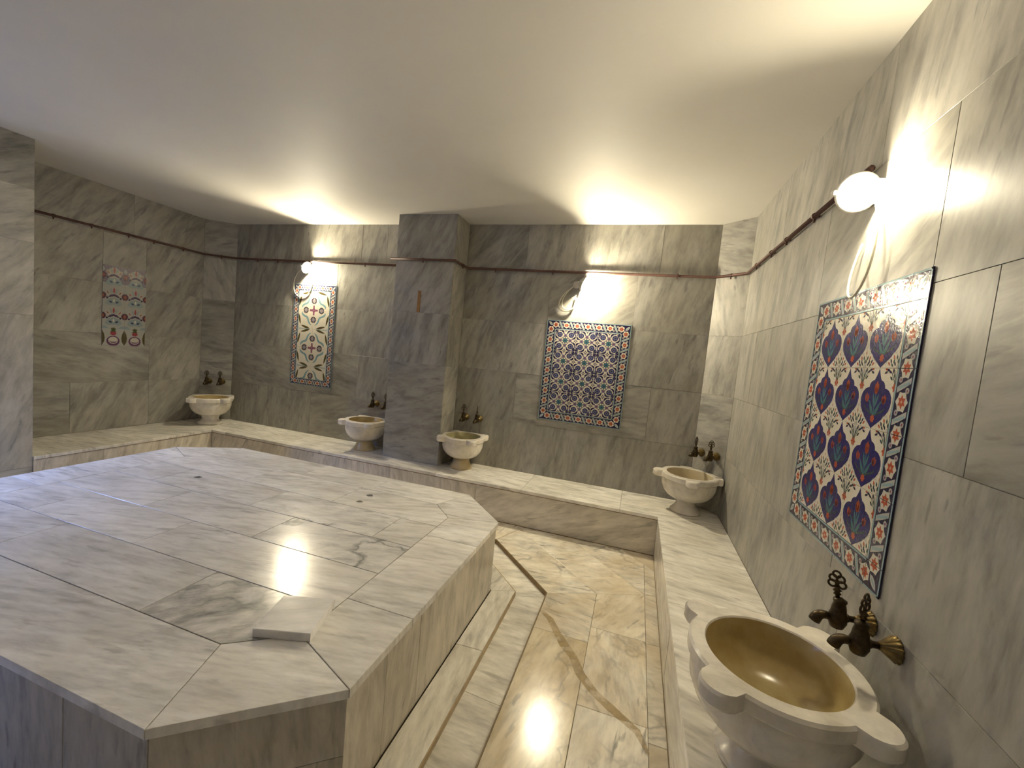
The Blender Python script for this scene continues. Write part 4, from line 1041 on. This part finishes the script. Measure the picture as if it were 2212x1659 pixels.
# ------------------------------------------------------------------ copper pipes with clips
def pipe(name, pts, clips, label):
    root = tag(empty(name), label, 'pipe')
    bm = bmesh.new(); add_tube(bm, pts, .0115, 10); obj('tube', bm_mesh('tube', bm, True), M['copper'], root)
    for p, d, n_ in clips:
        p, d, n_ = Vector(p), Vector(d).normalized(), Vector(n_).normalized()
        bm = bmesh.new()
        add_tube(bm, [p - d * .008, p + d * .008], .0155, 10)
        add_tube(bm, [p + Vector((0, 0, -.014)) , p + Vector((0, 0, -.030))], .006, 6)
        add_tube(bm, [p, p - n_ * .022], .007, 6)
        obj('clip', bm_mesh('clip', bm), M['copper'], root)
    return root
q_ = .024
zL, zR = 2.335, 2.310
nL3 = Vector((CLY, -CL, 0)).normalized(); nR3 = Vector((-CRY, -CR, 0)).normalized()
def lw(y): return (XL + q_, y, zL)
def bwl(x, z=zL): return (x, -q_, z)
pl_pts = [lw(PIER1 + .001), lw(-.9), (XL + q_, -CLY - .012, zL), (XL + CL + .012, -q_, zL), bwl(-4.4, 2.325), bwl(PIL0 - .001, 2.315)]
pipe('copper_pipe', pl_pts, [(lw(y), (0, 1, 0), (1, 0, 0)) for y in (-1.55, -1.28, -.98, -.75, -.45)] + [((XL + CL * .55 + nL3.x * q_, -CLY * .45 + nL3.y * q_, zL), (CL, CLY, 0), nL3)] + [(bwl(x, 2.332 - (x + 5.6) * .007), (1, 0, 0), (0, -1, 0)) for x in (-5.28, -4.97, -3.75)],
     'thin copper pipe running past the palmette and rosette tiles to the pillar')
def rw(y): return (XR - q_, y, zR)
pr_pts = [(PIL0 - .045, PILF - q_, 2.318), (PIL1 + q_ - .002, PILF - q_, 2.316), (PIL1 + q_, -.04, 2.312), (PIL1 + .04, -q_, 2.311), (-1.4, -q_, 2.308), (XR - CR - .012, -q_, 2.306), (XR - q_, -CRY - .012, 2.308), rw(-2.04)]
pipe('copper_pipe', pr_pts, [((-2.86, PILF - q_, 2.317), (1, 0, 0), (0, -1, 0)), ((PIL1 + q_, -.15, 2.313), (0, 1, 0), (1, 0, 0))] + [((x, -q_, 2.309), (1, 0, 0), (0, -1, 0)) for x in (-2.22, -1.64, -.53)] +
     [((XR - CR * .5 + nR3.x * q_, -CRY * .5 + nR3.y * q_, 2.307), (CR, -CRY, 0), nR3)] + [(rw(y), (0, 1, 0), (-1, 0, 0)) for y in (-.48, -.83, -1.12, -1.52)],
     'thin copper pipe round the pillar and above the arabesque tiles')

# brown strip on the pillar
st = obj('wooden_strip', box_mesh('wooden_strip', (-.017, .017, -.003, 0, 0, .207)), M['wood_strip']); st.location = (-2.885, PILF - 0.0008, 1.812); st.rotation_euler = (0, R(0.6), 0)
tag(st, 'short rust-brown strip stuck upright on the pillar', 'strip')

# ------------------------------------------------------------------ wall lamps
def make_lamp(pos, plane, cable, label, group=None, bulb='bulb'):
    """pos: (u, v) of the ring centre on the wall plane; the lamp lies along the wall towards +u"""
    root = tag(empty('wall_lamp'), label, 'lamp', group)
    D = 0.074                                     # ring centre off the wall
    root.matrix_world = plane.mat(pos[0], pos[1], D)     # X along the wall, Y up, Z into the room
    ax = Matrix.Rotation(R(-20), 4, 'Z') @ Matrix.Rotation(R(-2), 4, 'Y') @ Matrix.Rotation(math.pi / 2, 4, 'Y')     # lathe Z -> along the wall, turned a little to the room
    bm = bmesh.new()
    add_lathe(bm, [(.016, -.040), (.026, -.038), (.046, -.026), (.060, -.009), (.063, .0), (.060, .003)], 36, None, ax)
    obj('reflector_base', bm_mesh('reflector_base', bm, True), M['porcelain'], root)
    bm = bmesh.new()
    add_tube(bm, [ax @ Vector((.062 * math.cos(2 * math.pi * i / 32), .062 * math.sin(2 * math.pi * i / 32), .003)) for i in range(32)], .008, 8, closed=True)
    for s in (-1, 1):
        add_lathe(bm, [(.002, -.008), (.008, -.006), (.009, .003), (.008, .012), (.003, .014)], 10, None, ax @ Matrix.Translation((s * .073, 0, 0)))
    obj('clamp_ring', bm_mesh('clamp_ring', bm, True), M['porcelain'], root)
    bm = bmesh.new()
    add_lathe(bm, [(.022, -.022), (.018, .003), (.014, .008)], 16, None, ax)
    obj('socket', bm_mesh('socket', bm, True), M['porcelain'], root)
    bm = bmesh.new()
    add_lathe(bm, [(.010, .008), (.013, .012), (.021, .022), (.024, .032), (.022, .043), (.013, .053), (.003, .056)], 16, None, ax)
    obj('bulb', bm_mesh('bulb', bm, True), M[bulb], root)
    bm = bmesh.new()
    add_lathe(bm, [(.036, .006), (.038, .07), (.040, .14), (.037, .20), (.027, .228), (.008, .240)], 28, None, ax, cap=False)
    obj('glass_cover', bm_mesh('glass_cover', bm, True), M['cover'], root)
    # bracket to the wall
    bm = bmesh.new()
    c0 = ax @ Vector((0, 0, -.038))
    add_tube(bm, [c0, c0 + Vector((-.02, 0, -.012)), Vector((c0.x - .035, 0, -D + .02)), Vector((c0.x - .035, 0, -D + .004))], .013, 10)
    add_lathe(bm, [(.034, -D + .001), (.034, -D + .010), (.018, -D + .016)], 18, None, Matrix.Translation((c0.x - .035, 0, 0)))
    obj('bracket', bm_mesh('bracket', bm, True), M['porcelain'], root)
    bm = bmesh.new()
    for pts in cable: add_tube(bm, pts, .0045, 8)
    obj('cable', bm_mesh('cable', bm, True), M['cable'], root)
    return root
def loop(*ctrl):
    out = []
    for i in range(0, len(ctrl) - 1, 3): out += bezier(*ctrl[i:i + 4], 12)[(1 if i else 0):]
    return out
lampR = make_lamp((2.085, 2.205), P_RIGHT, [loop((.02, -.05, -.055), (.075, -.14, -.05), (.10, -.26, -.045), (.045, -.35, -.035), (-.02, -.43, -.025), (-.085, -.34, -.03), (-.05, -.17, -.06))], 'glaring wall lamp with a hanging white cable above the ogee tile panel', bulb='bulb_weak')
lampB = make_lamp((-1.335, 2.195), P_BACK, [loop((-.03, .02, -.06), (-.20, -.06, -.05), (-.24, -.24, -.05), (-.12, -.24, -.05), (-.05, -.24, -.05), (-.04, -.12, -.06), (-.03, -.06, -.06)), loop((-.03, .01, -.07), (-.23, -.05, -.07), (-.28, -.27, -.06), (-.14, -.255, -.06), (-.09, -.25, -.06), (-.07, -.22, -.06), (-.06, -.12, -.06))], 'glaring wall lamp with looped cable above the arabesque tiles')
lampL = make_lamp((-4.50, 2.250), P_BACK, [loop((-.05, .0, -.07), (-.26, -.0, -.06), (-.28, -.32, -.06), (-.12, -.33, -.06), (.02, -.33, -.06), (.06, -.2, -.06), (.04, -.08, -.07))], 'glaring wall lamp with a round cable loop above the rosette tiles')

# ------------------------------------------------------------------ groups of repeats
for _o in COL.objects:
    if _o.parent is None and 'category' in _o.keys():
        _g = {'basin': 'marble basins on the bench', 'tap': 'tarnished taps over the basins', 'lamp': 'lamps on the marble walls', 'tile panel': 'printed tile panels on the walls', 'pipe': 'copper pipes along the walls'}.get(_o['category'])
        if _g: _o['group'] = _g
